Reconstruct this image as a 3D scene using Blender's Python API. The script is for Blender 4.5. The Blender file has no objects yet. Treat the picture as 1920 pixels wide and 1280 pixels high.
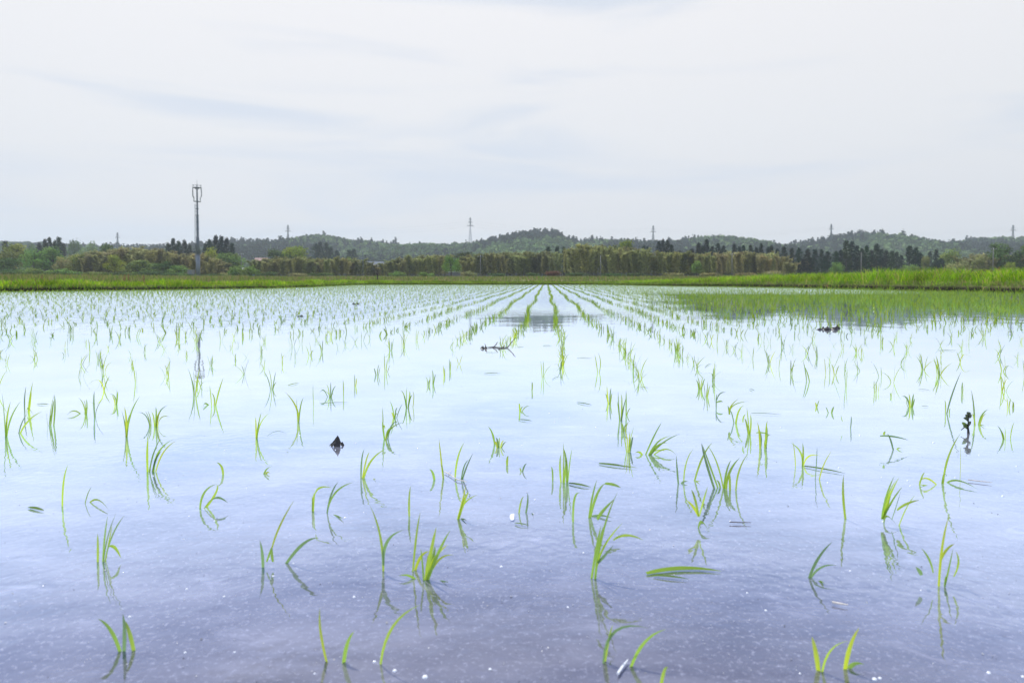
import bpy, math, random
import numpy as np
from mathutils import Vector
rad = math.radians
random.seed(7); rng = np.random.default_rng(7)
sc = bpy.context.scene
C = sc.collection
# ------------------------------------------------------------------ camera
F = 1280.0                      # focal length in photo pixels (24 mm on 36 mm at 1920 px)
CAMH = 0.36
YC = 563.0                      # principal point row: mild tilt plus lens shift
TH = math.atan((YC-524)/1280)
ct, st = math.cos(TH), math.sin(TH)
cd = bpy.data.cameras.new('camera'); cam = bpy.data.objects.new('camera', cd); C.objects.link(cam)
cd.lens = 24; cd.sensor_width = 36; cd.clip_start = .02; cd.clip_end = 12000
cam.location = (0, 0, CAMH); cam.rotation_euler = (rad(90)-TH, 0, 0)
cd.shift_y = -(640-YC)/1920; cd.dof.use_dof = True; cd.dof.focus_distance = 1.9; cd.dof.aperture_fstop = 8.5
sc.camera = cam

def ray(x, y):
    a, b = (x-960)/F, (YC-y)/F
    return np.array([a, ct + b*st, -st + b*ct])
def G(x, y, z=0.0):             # point of a level plane seen at a photo pixel
    d = ray(x, y); t = (z-CAMH)/d[2]
    return np.array([0, 0, CAMH]) + d*t
def P(x, y, Y):                 # point at distance Y seen at a photo pixel
    d = ray(x, y); t = Y/d[1]
    return np.array([0, 0, CAMH]) + d*t

# ------------------------------------------------------------------ mesh helpers
def link(o, parent=None):
    C.objects.link(o)
    if parent is not None: o.parent = parent
    return o
def mesh_np(name, V, Q, mat, tint=None, parent=None, smooth=False, loc=None):
    V = np.asarray(V, dtype=np.float32); Q = np.asarray(Q, dtype=np.int32)
    me = bpy.data.meshes.new(name)
    if loc is not None: V = V - np.asarray(loc, dtype=np.float32)
    me.vertices.add(len(V)); me.vertices.foreach_set('co', V.ravel())
    k = Q.shape[1]
    me.loops.add(Q.size); me.loops.foreach_set('vertex_index', Q.ravel())
    me.polygons.add(len(Q)); me.polygons.foreach_set('loop_start', np.arange(len(Q), dtype=np.int32)*k)
    me.polygons.foreach_set('use_smooth', np.full(len(Q), smooth))
    if tint is not None:
        T = np.ones((len(V), 4), dtype=np.float32); T[:, :3] = tint
        me.attributes.new('tint', 'FLOAT_COLOR', 'POINT').data.foreach_set('color', T.ravel())
    me.update(calc_edges=True); me.validate()
    me.materials.append(mat)
    o = bpy.data.objects.new(name, me)
    if loc is not None: o.location = tuple(float(v) for v in loc)
    return link(o, parent)
class MB:
    def __init__(s): s.v = []; s.f = []
    def add(s, vs, fs):
        n = len(s.v); s.v += [tuple(v) for v in vs]; s.f += [tuple(i+n for i in f) for f in fs]
    def box(s, cx, cy, cz, sx, sy, sz):
        x, y, z = sx/2, sy/2, sz/2
        s.add([(cx+i*x, cy+j*y, cz+k*z) for i in (-1, 1) for j in (-1, 1) for k in (-1, 1)],
              [(0,1,3,2), (4,6,7,5), (0,4,5,1), (2,3,7,6), (0,2,6,4), (1,5,7,3)])
    def tube(s, pts, radii, n=6, cap=True):
        pts = [Vector(p) for p in pts]
        if not hasattr(radii, '__len__'): radii = [radii]*len(pts)
        vs, fs = [], []
        for i, p in enumerate(pts):
            d = (pts[min(i+1, len(pts)-1)] - pts[max(i-1, 0)]).normalized()
            a = d.orthogonal().normalized() if abs(d.z) < .99 else Vector((1, 0, 0))
            if abs(d.z) < .99: a = Vector((0, 0, 1)).cross(d).normalized()
            b = d.cross(a).normalized()
            for k in range(n):
                t = 2*math.pi*k/n
                vs.append(p + (a*math.cos(t) + b*math.sin(t))*radii[i])
        for i in range(len(pts)-1):
            for k in range(n):
                k2 = (k+1) % n
                fs.append((i*n+k, i*n+k2, (i+1)*n+k2, (i+1)*n+k))
        if cap: fs += [tuple(range(n))[::-1], tuple((len(pts)-1)*n+k for k in range(n))]
        s.add(vs, fs)
    def build(s, name, mat, parent=None, smooth=False):
        me = bpy.data.meshes.new(name); me.from_pydata(s.v, [], s.f); me.update()
        me.polygons.foreach_set('use_smooth', [smooth]*len(me.polygons))
        me.materials.append(mat)
        return link(bpy.data.objects.new(name, me), parent)
def tag(o, label=None, cat=None, group=None, kind=None):
    if label: o['label'] = label
    if cat: o['category'] = cat
    if group: o['group'] = group
    if kind: o['kind'] = kind
    return o
def empty(name, loc):
    o = bpy.data.objects.new(name, None); o.location = tuple(float(v) for v in loc); o.empty_display_size = .1
    return link(o)
ONES = ['', 'first', 'second', 'third', 'fourth', 'fifth', 'sixth', 'seventh', 'eighth', 'ninth', 'tenth', 'eleventh', 'twelfth',
        'thirteenth', 'fourteenth', 'fifteenth', 'sixteenth', 'seventeenth', 'eighteenth', 'nineteenth']
TENS = ['', '', 'twenty', 'thirty', 'forty', 'fifty', 'sixty', 'seventy', 'eighty', 'ninety']
def nth(n):
    if n < 20: return ONES[n]
    if n >= 100: return 'hundred-and-' + nth(n-100) if n > 100 else 'hundredth'
    t, u = divmod(n, 10)
    return (TENS[t][:-1]+'ieth') if u == 0 else TENS[t]+'-'+ONES[u]

def ribbons(P0, P1, P2, S, W, seg=4, fold=0.0, N=None):
    """tapered curved blades; P1 is the quadratic control point, S the side direction"""
    P0, P1, P2, S = (np.asarray(a, dtype=float).reshape(-1, 3) for a in (P0, P1, P2, S))
    W = np.asarray(W, dtype=float).reshape(-1)
    n = len(P0); t = np.linspace(0, 1, seg+1)
    w = np.interp(t, [0, .12, .45, .8, 1], [.62, .85, 1, .62, .06])
    ctr = ((1-t)**2)[None, :, None]*P0[:, None] + (2*t*(1-t))[None, :, None]*P1[:, None] + (t**2)[None, :, None]*P2[:, None]
    off = S[:, None]*(w[None, :, None]*W[:, None, None]*.5)
    if fold:
        nrm = np.cross(S, P2-P0); nrm /= (np.linalg.norm(nrm, axis=1, keepdims=True)+1e-9)
        mid = ctr - nrm[:, None]*(w[None, :, None]*W[:, None, None]*fold)
        V = np.stack([ctr-off, mid, ctr+off], axis=2).reshape(-1, 3); c = 3
    else:
        V = np.stack([ctr-off, ctr+off], axis=2).reshape(-1, 3); c = 2
    b = (np.arange(n)*(seg+1)*c)[:, None] + (np.arange(seg)*c)[None]
    b = b.reshape(-1)
    Q = [np.stack([b+k, b+k+1, b+k+1+c, b+k+c], axis=1) for k in range(c-1)]
    Q = np.concatenate(Q)
    T = np.repeat(np.tile(t, n), c)
    return V, Q, T, (seg+1)*c
def cards(Pc, N, L, Wd, U=None):
    """small quads centred at Pc, normal N"""
    n = len(Pc)
    if U is None: U = rng.normal(size=(n, 3))
    N = N/(np.linalg.norm(N, axis=1, keepdims=True)+1e-9)
    A = np.cross(N, U); A /= (np.linalg.norm(A, axis=1, keepdims=True)+1e-9)
    B = np.cross(A, N)
    L = np.broadcast_to(L, n)[:, None]*.5; Wd = np.broadcast_to(Wd, n)[:, None]*.5
    V = np.stack([Pc-B*L, Pc+A*Wd, Pc+B*L, Pc-A*Wd], axis=1).reshape(-1, 3)
    Q = np.arange(4*n).reshape(-1, 4)
    return V, Q

# ------------------------------------------------------------------ materials
def newmat(name):
    m = bpy.data.materials.new(name); m.use_nodes = True
    nt = m.node_tree; nt.nodes.clear()
    out = nt.nodes.new('ShaderNodeOutputMaterial')
    return m, nt, out
def principled(name, col, rough=.7, metal=0, noise=0, nscale=5, spec=.5, bump=0):
    m, nt, out = newmat(name); N = nt.nodes; L = nt.links
    p = N.new('ShaderNodeBsdfPrincipled'); L.new(p.outputs[0], out.inputs[0])
    p.inputs['Base Color'].default_value = (*col, 1); p.inputs['Roughness'].default_value = rough
    p.inputs['Metallic'].default_value = metal; p.inputs['Specular IOR Level'].default_value = spec
    if noise:
        tc = N.new('ShaderNodeTexCoord'); nz = N.new('ShaderNodeTexNoise'); nz.inputs['Scale'].default_value = nscale
        nz.inputs['Detail'].default_value = 6
        L.new(tc.outputs['Object'], nz.inputs[0])
        mx = N.new('ShaderNodeMix'); mx.data_type = 'RGBA'
        mx.inputs[6].default_value = (*[c*(1-noise) for c in col], 1); mx.inputs[7].default_value = (*[min(1, c*(1+noise)) for c in col], 1)
        mr = N.new('ShaderNodeMapRange'); mr.inputs[1].default_value = .35; mr.inputs[2].default_value = .65
        L.new(nz.outputs[0], mr.inputs[0]); L.new(mr.outputs[0], mx.inputs[0]); L.new(mx.outputs[2], p.inputs['Base Color'])
        if bump:
            b = N.new('ShaderNodeBump'); b.inputs['Distance'].default_value = bump; L.new(nz.outputs[0], b.inputs['Height']); L.new(b.outputs[0], p.inputs['Normal'])
    return m
def leafmat(name, base, transl=.3, gloss=.04, objcol=False, tcol=None):
    m, nt, out = newmat(name); N = nt.nodes; L = nt.links
    at = N.new('ShaderNodeAttribute'); at.attribute_name = 'tint'
    mul = N.new('ShaderNodeMix'); mul.data_type = 'RGBA'; mul.blend_type = 'MULTIPLY'; mul.inputs[0].default_value = 1
    L.new(at.outputs['Color'], mul.inputs[6])
    if objcol:
        oi = N.new('ShaderNodeObjectInfo'); L.new(oi.outputs['Color'], mul.inputs[7])
    else: mul.inputs[7].default_value = (*base, 1)
    d = N.new('ShaderNodeBsdfDiffuse'); t = N.new('ShaderNodeBsdfTranslucent'); g = N.new('ShaderNodeBsdfGlossy')
    g.inputs['Roughness'].default_value = .35
    L.new(mul.outputs[2], d.inputs[0])
    if tcol:
        m2 = N.new('ShaderNodeMix'); m2.data_type = 'RGBA'; m2.blend_type = 'MULTIPLY'; m2.inputs[0].default_value = 1
        L.new(mul.outputs[2], m2.inputs[6]); m2.inputs[7].default_value = (*tcol, 1); L.new(m2.outputs[2], t.inputs[0])
    else: L.new(mul.outputs[2], t.inputs[0])
    ms = N.new('ShaderNodeMixShader'); ms.inputs[0].default_value = transl
    L.new(d.outputs[0], ms.inputs[1]); L.new(t.outputs[0], ms.inputs[2])
    m3 = N.new('ShaderNodeMixShader'); m3.inputs[0].default_value = gloss
    L.new(ms.outputs[0], m3.inputs[1]); L.new(g.outputs[0], m3.inputs[2]); L.new(m3.outputs[0], out.inputs[0])
    return m
M_rice = leafmat('rice_leaf', (1, 1, 1), transl=.55, gloss=.05)
M_grass = leafmat('grass_blade', (1, 1, 1), transl=.45, gloss=.02)
M_tree = leafmat('tree_foliage', (1, 1, 1), transl=.25, gloss=.0, objcol=True)
M_hill = leafmat('hill_foliage', (1, 1, 1), transl=.15, gloss=.0)
M_bark = principled('bark', (.07, .055, .04), .9, noise=.4, nscale=3)
M_culm = principled('bamboo_culm', (.13, .14, .06), .6, noise=.3, nscale=2)
M_mast = principled('galvanised_steel_dark', (.10, .125, .15), .55, .2, noise=.15, nscale=.8)
M_mastlow = principled('galvanised_steel_pale', (.17, .20, .25), .55, .2, noise=.15, nscale=.6)
M_ant = principled('antenna_housing', (.13, .16, .19), .5)
M_pyl = principled('pylon_steel', (.12, .135, .15), .6, .3, noise=.2, nscale=.2)
M_pylw = principled('pylon_pale_steel', (.55, .56, .60), .6)
M_conc = principled('concrete_pole', (.20, .20, .20), .85, noise=.15, nscale=2)
M_clod = principled('black_wet_mud', (.018, .015, .016), .35, noise=.4, nscale=60, bump=.004)
M_twig = principled('dark_twig', (.05, .035, .035), .7, noise=.3, nscale=40)
M_white = principled('white_bubble', (.85, .86, .9), .15)
M_straw = principled('pale_straw', (.55, .5, .46), .6, noise=.2, nscale=60)
M_dock = principled('dock_seed', (.30, .17, .09), .9, noise=.3, nscale=20)
M_fw = principled('white_petal', (.75, .72, .68), .8)
M_fy = principled('yellow_petal', (.75, .60, .04), .8)
M_stem = principled('green_stem', (.10, .18, .03), .8)
M_blue = principled('blue_tarp', (.04, .17, .42), .6, noise=.15, nscale=2)
M_wall = principled('house_wall', (.22, .21, .19), .85, noise=.08, nscale=2)
M_pink = principled('pink_roof_sheet', (.55, .34, .31), .7, noise=.1, nscale=1)
M_groof = principled('grey_roof_sheet', (.22, .25, .30), .6, noise=.08, nscale=1)
M_win = principled('window_glass', (.05, .06, .07), .2)
M_wpaint = principled('white_paint', (.75, .75, .75), .6)
M_weed = leafmat('weed_leaf', (1, 1, 1), transl=.35, gloss=.08)

# ------------------------------------------------------------------ world and sun
w = bpy.data.worlds.new('World'); sc.world = w; w.use_nodes = True
nt = w.node_tree; N = nt.nodes; L = nt.links; N.clear()
wo = N.new('ShaderNodeOutputWorld'); bg = N.new('ShaderNodeBackground'); L.new(bg.outputs[0], wo.inputs[0])
sky = N.new('ShaderNodeTexSky'); sky.sky_type = 'NISHITA'; sky.sun_disc = False
SUN_EL, SUN_AZ = rad(58), rad(-28)          # azimuth from +Y towards +X
sky.sun_elevation = SUN_EL; sky.sun_rotation = SUN_AZ; sky.air_density = 1; sky.dust_density = 2
tc = N.new('ShaderNodeTexCoord'); sx = N.new('ShaderNodeSeparateXYZ'); L.new(tc.outputs['Generated'], sx.inputs[0])
cr = N.new('ShaderNodeValToRGB'); L.new(sx.outputs[2], cr.inputs[0])
e = cr.color_ramp.elements; e[0].position = 0; e[0].color = (7.5, 7.65, 7.9, 1)
e[1].position = 1; e[1].color = (4.0, 5.6, 9.5, 1)
for pos, col in ((.08, (7.8, 7.95, 8.35)), (.20, (8.5, 8.6, 8.85)), (.36, (9.2, 9.15, 9.3)), (.46, (8.6, 9.1, 10.1)), (.62, (6.0, 7.6, 10.8))):
    x = e.new(pos); x.color = (*col, 1)
mp = N.new('ShaderNodeMapping'); mp.inputs['Scale'].default_value = (1.4, 1.4, 9); mp.inputs['Rotation'].default_value = (0, rad(5), rad(-12)); mp.inputs['Location'].default_value = (.37, .1, .55)
L.new(tc.outputs['Generated'], mp.inputs[0])
nz = N.new('ShaderNodeTexNoise'); nz.inputs['Scale'].default_value = 1.5; nz.inputs['Detail'].default_value = 6; nz.inputs['Roughness'].default_value = .45; nz.inputs['Distortion'].default_value = .5
L.new(mp.outputs[0], nz.inputs[0])
mr = N.new('ShaderNodeMapRange'); mr.interpolation_type = 'SMOOTHSTEP'
mr.inputs[1].default_value = .45; mr.inputs[2].default_value = .68; mr.inputs[3].default_value = 0; mr.inputs[4].default_value = .85
L.new(nz.outputs[0], mr.inputs[0])
mx = N.new('ShaderNodeMix'); mx.data_type = 'RGBA'; L.new(mr.outputs[0], mx.inputs[0]); L.new(cr.outputs[0], mx.inputs[6]); mx.inputs[7].default_value = (6.9, 7.55, 8.6, 1)
m2 = N.new('ShaderNodeMix'); m2.data_type = 'RGBA'; m2.inputs[0].default_value = .93; L.new(sky.outputs[0], m2.inputs[6]); L.new(mx.outputs[2], m2.inputs[7])
L.new(m2.outputs[2], bg.inputs[0]); bg.inputs[1].default_value = .1
sl = bpy.data.lights.new('sun', 'SUN'); sl.energy = 4.0; sl.angle = rad(.6); sl.color = (1, .96, .9)
so = bpy.data.objects.new('sun', sl); C.objects.link(so)
sd = Vector((math.sin(SUN_AZ)*math.cos(SUN_EL), math.cos(SUN_AZ)*math.cos(SUN_EL), math.sin(SUN_EL)))
so.rotation_euler = sd.to_track_quat('Z', 'Y').to_euler(); so.location = sd*60
vs_ = sc.view_settings; vs_.view_transform = 'Standard'; vs_.look = 'None'; vs_.exposure = 0; vs_.gamma = 1; vs_.use_curve_mapping = False
sc.cycles.use_denoising = True; sc.cycles.max_bounces = 8; sc.cycles.transparent_max_bounces = 8
sc.cycles.volume_bounces = 1; sc.cycles.sample_clamp_indirect = 6

# ------------------------------------------------------------------ paddy outline and terrain
CEN = np.array([0., 20.])
poly = [(-34, -1.2), (-25, 10.5), (-19.5, 15.8), (-15.4, 19.6), (-11.9, 23.2), (-9.9, 26.6), (-9.3, 31), (-9.6, 36), (-10, 43), (-9.3, 46), (-4, 46.4), (5, 46), (6.8, 43),
        (8.2, 38), (11.9, 31.5), (13.0, 26), (13.4, 21), (13.6, 18), (14.2, 13), (15.2, 6), (16, -1.2)]
bp = []
for i in range(len(poly)):
    a, b = np.array(poly[i], float), np.array(poly[(i+1) % len(poly)], float)
    n = max(1, int(np.linalg.norm(b-a)/.12))
    for k in range(n): bp.append(a+(b-a)*k/n)
bp = np.array(bp)
s_ = np.arange(len(bp))*.12
wob = .10*np.sin(s_*1.3)+.06*np.sin(s_*3.1+1)+.035*np.sin(s_*7.7+2)+rng.normal(size=len(bp))*.012
dirs = bp-CEN; RR = np.linalg.norm(dirs, axis=1); dirs /= RR[:, None]
RR = RR + wob*np.where(bp[:, 1] > 2, 1, 0); bp = CEN+dirs*RR[:, None]
ang = np.unwrap(np.arctan2(dirs[:, 1], dirs[:, 0]))
if ang[-1] < ang[0]: angs, Rs, Bx = ang[::-1], RR[::-1], bp[::-1, 0]
else: angs, Rs, Bx = ang, RR, bp[:, 0]
def edge_at(X, Y):
    a = np.arctan2(Y-CEN[1], X-CEN[0]); r = np.hypot(X-CEN[0], Y-CEN[1])
    a = angs[0] + np.mod(a-angs[0], 2*np.pi)
    return r-np.interp(a, angs, Rs), np.interp(a, angs, Bx)
def crest(bx): return np.interp(bx, [-14, -8, 6, 9, 13], [.17, .11, .12, .20, .33])
DS = [-.6, 0, .04, .10, .25, .6, 1.0, 1.6, 2.4, 4, 8, 16, 30, 60, 110, 170, 300, 480, 900, 2500, 6000]
def prof(d, bx):
    H = crest(bx)
    base = np.interp(d, [-.6, 0, .04, .25, .6, 1.6, 4, 20, 60, 150, 8000], [-.2, -.03, .5, .9, 1, .97, .6, 0, 0, 0, 0])
    far = np.interp(d, [1.6, 4, 20, 60, 150, 300, 480, 8000], [0, .05, .34, .5, 1.05, 1.2, 1.3, 1.3])
    return np.where(d <= .04, np.interp(d, [-.6, 0, .04], [-.2, -.03, .08]), base*H+far)
def ground_z(X, Y):
    d, bx = edge_at(np.asarray(X, float), np.asarray(Y, float)); return prof(d, bx)
V = []; n = len(bp)
for d in DS:
    p = CEN+dirs*(RR+d)[:, None]; z = prof(np.full(n, d), bp[:, 0])
    if .05 < d < 3: z = z + .02*np.sin(s_*2.3+d*9)+rng.normal(size=n)*.012
    V.append(np.column_stack([p, z]))
V = np.concatenate(V); Q = []
for j in range(len(DS)-1):
    i = np.arange(n); i2 = (i+1) % n
    Q.append(np.stack([j*n+i, j*n+i2, (j+1)*n+i2, (j+1)*n+i], axis=1))
m, nt, out = newmat('soil_and_turf'); N = nt.nodes; L = nt.links
pb = N.new('ShaderNodeBsdfPrincipled'); pb.inputs['Roughness'].default_value = .95; pb.inputs['Specular IOR Level'].default_value = .1; L.new(pb.outputs[0], out.inputs[0])
ge = N.new('ShaderNodeNewGeometry'); n1 = N.new('ShaderNodeTexNoise'); n1.inputs['Scale'].default_value = .25; n1.inputs['Detail'].default_value = 8; L.new(ge.outputs['Position'], n1.inputs[0])
r1 = N.new('ShaderNodeValToRGB'); L.new(n1.outputs[0], r1.inputs[0])
r1.color_ramp.elements[0].position = .35; r1.color_ramp.elements[0].color = (.12, .15, .045, 1); r1.color_ramp.elements[1].position = .65; r1.color_ramp.elements[1].color = (.20, .20, .08, 1)
sz = N.new('ShaderNodeSeparateXYZ'); L.new(ge.outputs['Position'], sz.inputs[0])
mr = N.new('ShaderNodeMapRange'); mr.inputs[1].default_value = .10; mr.inputs[2].default_value = .17; L.new(sz.outputs[2], mr.inputs[0])
mx = N.new('ShaderNodeMix'); mx.data_type = 'RGBA'; L.new(mr.outputs[0], mx.inputs[0]); mx.inputs[6].default_value = (.022, .018, .013, 1); L.new(r1.outputs[0], mx.inputs[7]); L.new(mx.outputs[2], pb.inputs['Base Color'])  # bare mud low on the bank, its colour darkened to look like shadow
M_soil = m
tag(mesh_np('ground', V, np.concatenate(Q), M_soil, smooth=True), kind='structure')

# ------------------------------------------------------------------ water
m, nt, out = newmat('paddy_water'); N = nt.nodes; L = nt.links
ge = N.new('ShaderNodeNewGeometry'); sz = N.new('ShaderNodeSeparateXYZ'); L.new(ge.outputs['Position'], sz.inputs[0])
def noise(scale, detail=3, sc3=(1, 1, 1), rough=.5, dist=0):
    mpp = N.new('ShaderNodeMapping'); mpp.inputs['Scale'].default_value = sc3; L.new(ge.outputs['Position'], mpp.inputs[0])
    q = N.new('ShaderNodeTexNoise'); q.inputs['Scale'].default_value = scale; q.inputs['Detail'].default_value = detail; q.inputs['Roughness'].default_value = rough; q.inputs['Distortion'].default_value = dist
    L.new(mpp.outputs[0], q.inputs[0]); return q.outputs[0]
def math_(op, a, b=None, clamp=False):
    q = N.new('ShaderNodeMath'); q.operation = op; q.use_clamp = clamp
    for i, v in enumerate((a, b)):
        if v is None: continue
        if isinstance(v, (int, float)): q.inputs[i].default_value = v
        else: L.new(v, q.inputs[i])
    return q.outputs[0]
def mrange(v, a, b, c=0, d=1, smooth=True):
    q = N.new('ShaderNodeMapRange'); q.interpolation_type = 'SMOOTHSTEP' if smooth else 'LINEAR'
    for i, t in enumerate((a, b, c, d)): q.inputs[i+1].default_value = t
    L.new(v, q.inputs[0]); return q.outputs[0]
# wind mask: ripples begin some metres out, weaker in the lee on the right
yy = math_('ADD', sz.outputs[1], math_('MULTIPLY', math_('SUBTRACT', noise(.7, 3), .5), 2.2))
xs = math_('SUBTRACT', sz.outputs[0], math_('MULTIPLY', sz.outputs[1], .17))
wind_y = mrange(yy, 4.0, 6.6)
lee = mrange(math_('ADD', xs, math_('MULTIPLY', math_('SUBTRACT', noise(.5, 3), .5), 2.0)), -1.0, 1.1, 1.0, .012)
mid = mrange(math_('ABSOLUTE', math_('SUBTRACT', sz.outputs[0], math_('MULTIPLY', sz.outputs[1], .04))), .45, 2.1, .03, 1.0)
near = mrange(yy, 6.2, 11.0, 0.0, 1.0)
mid2 = math_('MAXIMUM', mid, near)
far_on = mrange(yy, 14, 24, 0.0, .6)
mask = math_('MULTIPLY', wind_y, math_('MAXIMUM', math_('MULTIPLY', lee, mid2), far_on))
rip = noise(7.0, 3, (1.0, 1.5, 1), .55, .4)
fine = noise(48, 1, (1, 1, 1), .5, .2)
swell = noise(3.0, 2)
H = math_('ADD', math_('MULTIPLY', math_('MULTIPLY', rip, mask), .019), math_('MULTIPLY', fine, mrange(sz.outputs[1], .8, 2.1, .00042, .00004)))
H = math_('ADD', H, math_('MULTIPLY', swell, .0012))
bmp = N.new('ShaderNodeBump'); bmp.inputs['Distance'].default_value = 1; bmp.inputs['Strength'].default_value = 1; L.new(H, bmp.inputs['Height'])
# ripple normals tipped towards the near bank so they mirror brighter sky
tl = N.new('ShaderNodeVectorMath'); tl.operation = 'SCALE'; tl.inputs[0].default_value = (.006, -.105, 0); L.new(mask, tl.inputs[3])
ta = N.new('ShaderNodeVectorMath'); ta.operation = 'ADD'; L.new(bmp.outputs[0], ta.inputs[0]); L.new(tl.outputs[0], ta.inputs[1])
tn = N.new('ShaderNodeVectorMath'); tn.operation = 'NORMALIZE'; L.new(ta.outputs[0], tn.inputs[0]); bmp = tn
# murky bottom seen through the shallow water
nd = noise(14, 8, (.7, 1.2, 1), .7, .8); na = noise(2.2, 8, (1, 1.4, 1), .6, .6); nb = noise(170, 3, (1, 1, 1), .7); nc = noise(9, 5, (.6, 2.2, 1), .6, .5)
r1 = N.new('ShaderNodeValToRGB'); L.new(math_('ADD', math_('MULTIPLY', na, .6), math_('MULTIPLY', nc, .4)), r1.inputs[0])
el = r1.color_ramp.elements; el[0].position = .36; el[0].color = (.036, .035, .036, 1); el[1].position = .60; el[1].color = (.130, .127, .138, 1)
mx = N.new('ShaderNodeMix'); mx.data_type = 'RGBA'; L.new(math_('MAXIMUM', mrange(nb, .52, .72, 0, .8), mrange(nd, .54, .74, 0, .75)), mx.inputs[0]); L.new(r1.outputs[0], mx.inputs[6]); mx.inputs[7].default_value = (.22, .22, .26, 1)
cosv = N.new('ShaderNodeVectorMath'); cosv.operation = 'DOT_PRODUCT'; L.new(ge.outputs['Normal'], cosv.inputs[0]); L.new(ge.outputs['Incoming'], cosv.inputs[1])
trn = N.new('ShaderNodeVectorMath'); trn.operation = 'SCALE'; L.new(mx.outputs[2], trn.inputs[0]); L.new(mrange(cosv.outputs['Value'], .01, .30, .22, 1.0), trn.inputs[3])   # light let in and out falls at grazing angles
df = N.new('ShaderNodeBsdfDiffuse'); L.new(trn.outputs[0], df.inputs[0])
gl = N.new('ShaderNodeBsdfGlossy'); gl.inputs['Roughness'].default_value = .02; L.new(bmp.outputs[0], gl.inputs['Normal'])
vm = N.new('ShaderNodeVectorMath'); vm.operation = 'DOT_PRODUCT'; L.new(bmp.outputs[0], vm.inputs[0]); L.new(ge.outputs['Incoming'], vm.inputs[1])
rf = N.new('ShaderNodeValToRGB'); L.new(math_('ABSOLUTE', vm.outputs['Value']), rf.inputs[0])      # reflectance against viewing angle
el = rf.color_ramp.elements; el[0].position = 0; el[0].color = (.70, .80, .93, 1); el[1].position = 1; el[1].color = (.05, .05, .08, 1)
for pos, col in ((.05, (.82, .92, 1)), (.09, (.86, .95, 1)), (.14, (.82, .92, 1)), (.19, (.66, .78, .97)), (.233, (.53, .65, .88)), (.316, (.35, .44, .66)), (.407, (.205, .245, .40)), (.49, (.125, .135, .215))):
    x = el.new(pos); x.color = (*col, 1)
gm = N.new('ShaderNodeVectorMath'); gm.operation = 'SCALE'; gm.inputs[3].default_value = 1.18; L.new(rf.outputs[0], gm.inputs[0])  # tint and gain make the mirrored sky bluer and brighter than it is
L.new(gm.outputs[0], gl.inputs[0])
ad = N.new('ShaderNodeAddShader'); L.new(df.outputs[0], ad.inputs[0]); L.new(gl.outputs[0], ad.inputs[1]); L.new(ad.outputs[0], out.inputs[0])
p = CEN+dirs*(RR+.3)[:, None]
wm = bpy.data.meshes.new('water'); wm.from_pydata([(float(a), float(b), 0) for a, b in p], [], [tuple(range(len(p)))]); wm.update(); wm.materials.append(m)
if wm.polygons[0].normal.z < 0: wm.flip_normals()
tag(link(bpy.data.objects.new('water', wm)), kind='structure')

# ------------------------------------------------------------------ rice plants
YG, MG, BG, YY = (.42, .58, .04), (.30, .48, .05), (.19, .32, .10), (.56, .66, .03)
def blade_tints(n):
    cols = np.array([YG, MG, BG, YY]); i = rng.choice(4, n, p=[.38, .34, .14, .14])
    return cols[i]*rng.uniform(.8, 1.15, (n, 1)), i
def rice_mesh(name, P0, P1, P2, S, W, tints, loc, seg=9):
    V, Q, T, k = ribbons(P0, P1, P2, S, W, seg, fold=.14)
    tb = np.repeat(tints, k, axis=0)
    tb = tb*np.interp(T, [0, .15, .5, 1], [1.1, 1.15, 1.0, .8])[:, None]
    tb[:, 2] += .03*T; tb[:, 0] += .10*np.clip(T-.8, 0, 1)*rng.random()*3
    return mesh_np(name, V, Q, M_rice, tb, smooth=True, loc=loc)
RICE_G = 'young rice plants rising from the flooded paddy'
def explicit(label, blades, wpx=None):
    """blades: (x0,y0,x1,y1) or (x0,y0,xm,ym,x1,y1) in photo pixels, first one starts at the waterline"""
    yb = max(b[1] for b in blades)
    b0 = [b for b in blades if b[1] == yb][0]
    root = G(b0[0], yb); Yr = root[1]
    A, B, Cc, S, W = [], [], [], [], []
    for b in blades:
        x0, y0, x1, y1 = b[0], b[1], b[-2], b[-1]
        onw = abs(y0-yb) <= 9
        p0 = G(x0, y0) if onw else P(x0, y0, Yr)
        if onw: p0[2] = -.01
        Ln = math.hypot(x1-x0, y1-y0)/F*Yr
        dy = random.uniform(-.22, .3)*Ln
        p2 = P(x1, y1, p0[1]+dy)
        if p2[2] < .003: p2 = G(x1, y1, .003) 
        if len(b) == 6:
            pm = P(b[2], b[3], p0[1]+dy*.4); p1 = 2*pm-.5*(p0+p2)
        else:
            nx, ny = -(y1-y0), (x1-x0); s = random.uniform(.0, .07)*(1 if x1 > x0 else -1)
            pm = P((x0+x1)/2 - abs(nx)*s, (y0+y1)/2 - abs(ny)*abs(s), p0[1]+dy*.4); p1 = 2*pm-.5*(p0+p2)
        a = random.uniform(-.75, .75)
        dv = p2-p0; side = np.cross(dv, np.array([math.sin(a), -math.cos(a), .15])); side /= np.linalg.norm(side)+1e-9
        A.append(p0); B.append(p1); Cc.append(p2); S.append(side); W.append(random.uniform(.0027, .0047) if wpx is None else wpx)
    t, _ = blade_tints(len(A))
    o = rice_mesh('rice_plant', A, B, Cc, S, W, t, (root[0], root[1], 0))
    return tag(o, label, 'rice plant', RICE_G)
E = []
def e_(l, *b): E.append((l, b))
e_('rice plant of bright upright blades with a stray blade, left of the bottom-left sprout', (183,1053,183,1000), (192,1053,196,1010,202,967), (193,1053,200,1015,217,962), (194,1053,208,1010,233,966), (195,1050,205,1012,210,985), (203,1024,215,1026,227,1046))
e_('lone tall dark blade near the left edge above the small leaf scrap', (117,949,119,905,128,870))
e_('two-leaf seedling with one arched leaf touching the water at far left', (157,944,172,912), (160,943,180,936,204,956))
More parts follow.
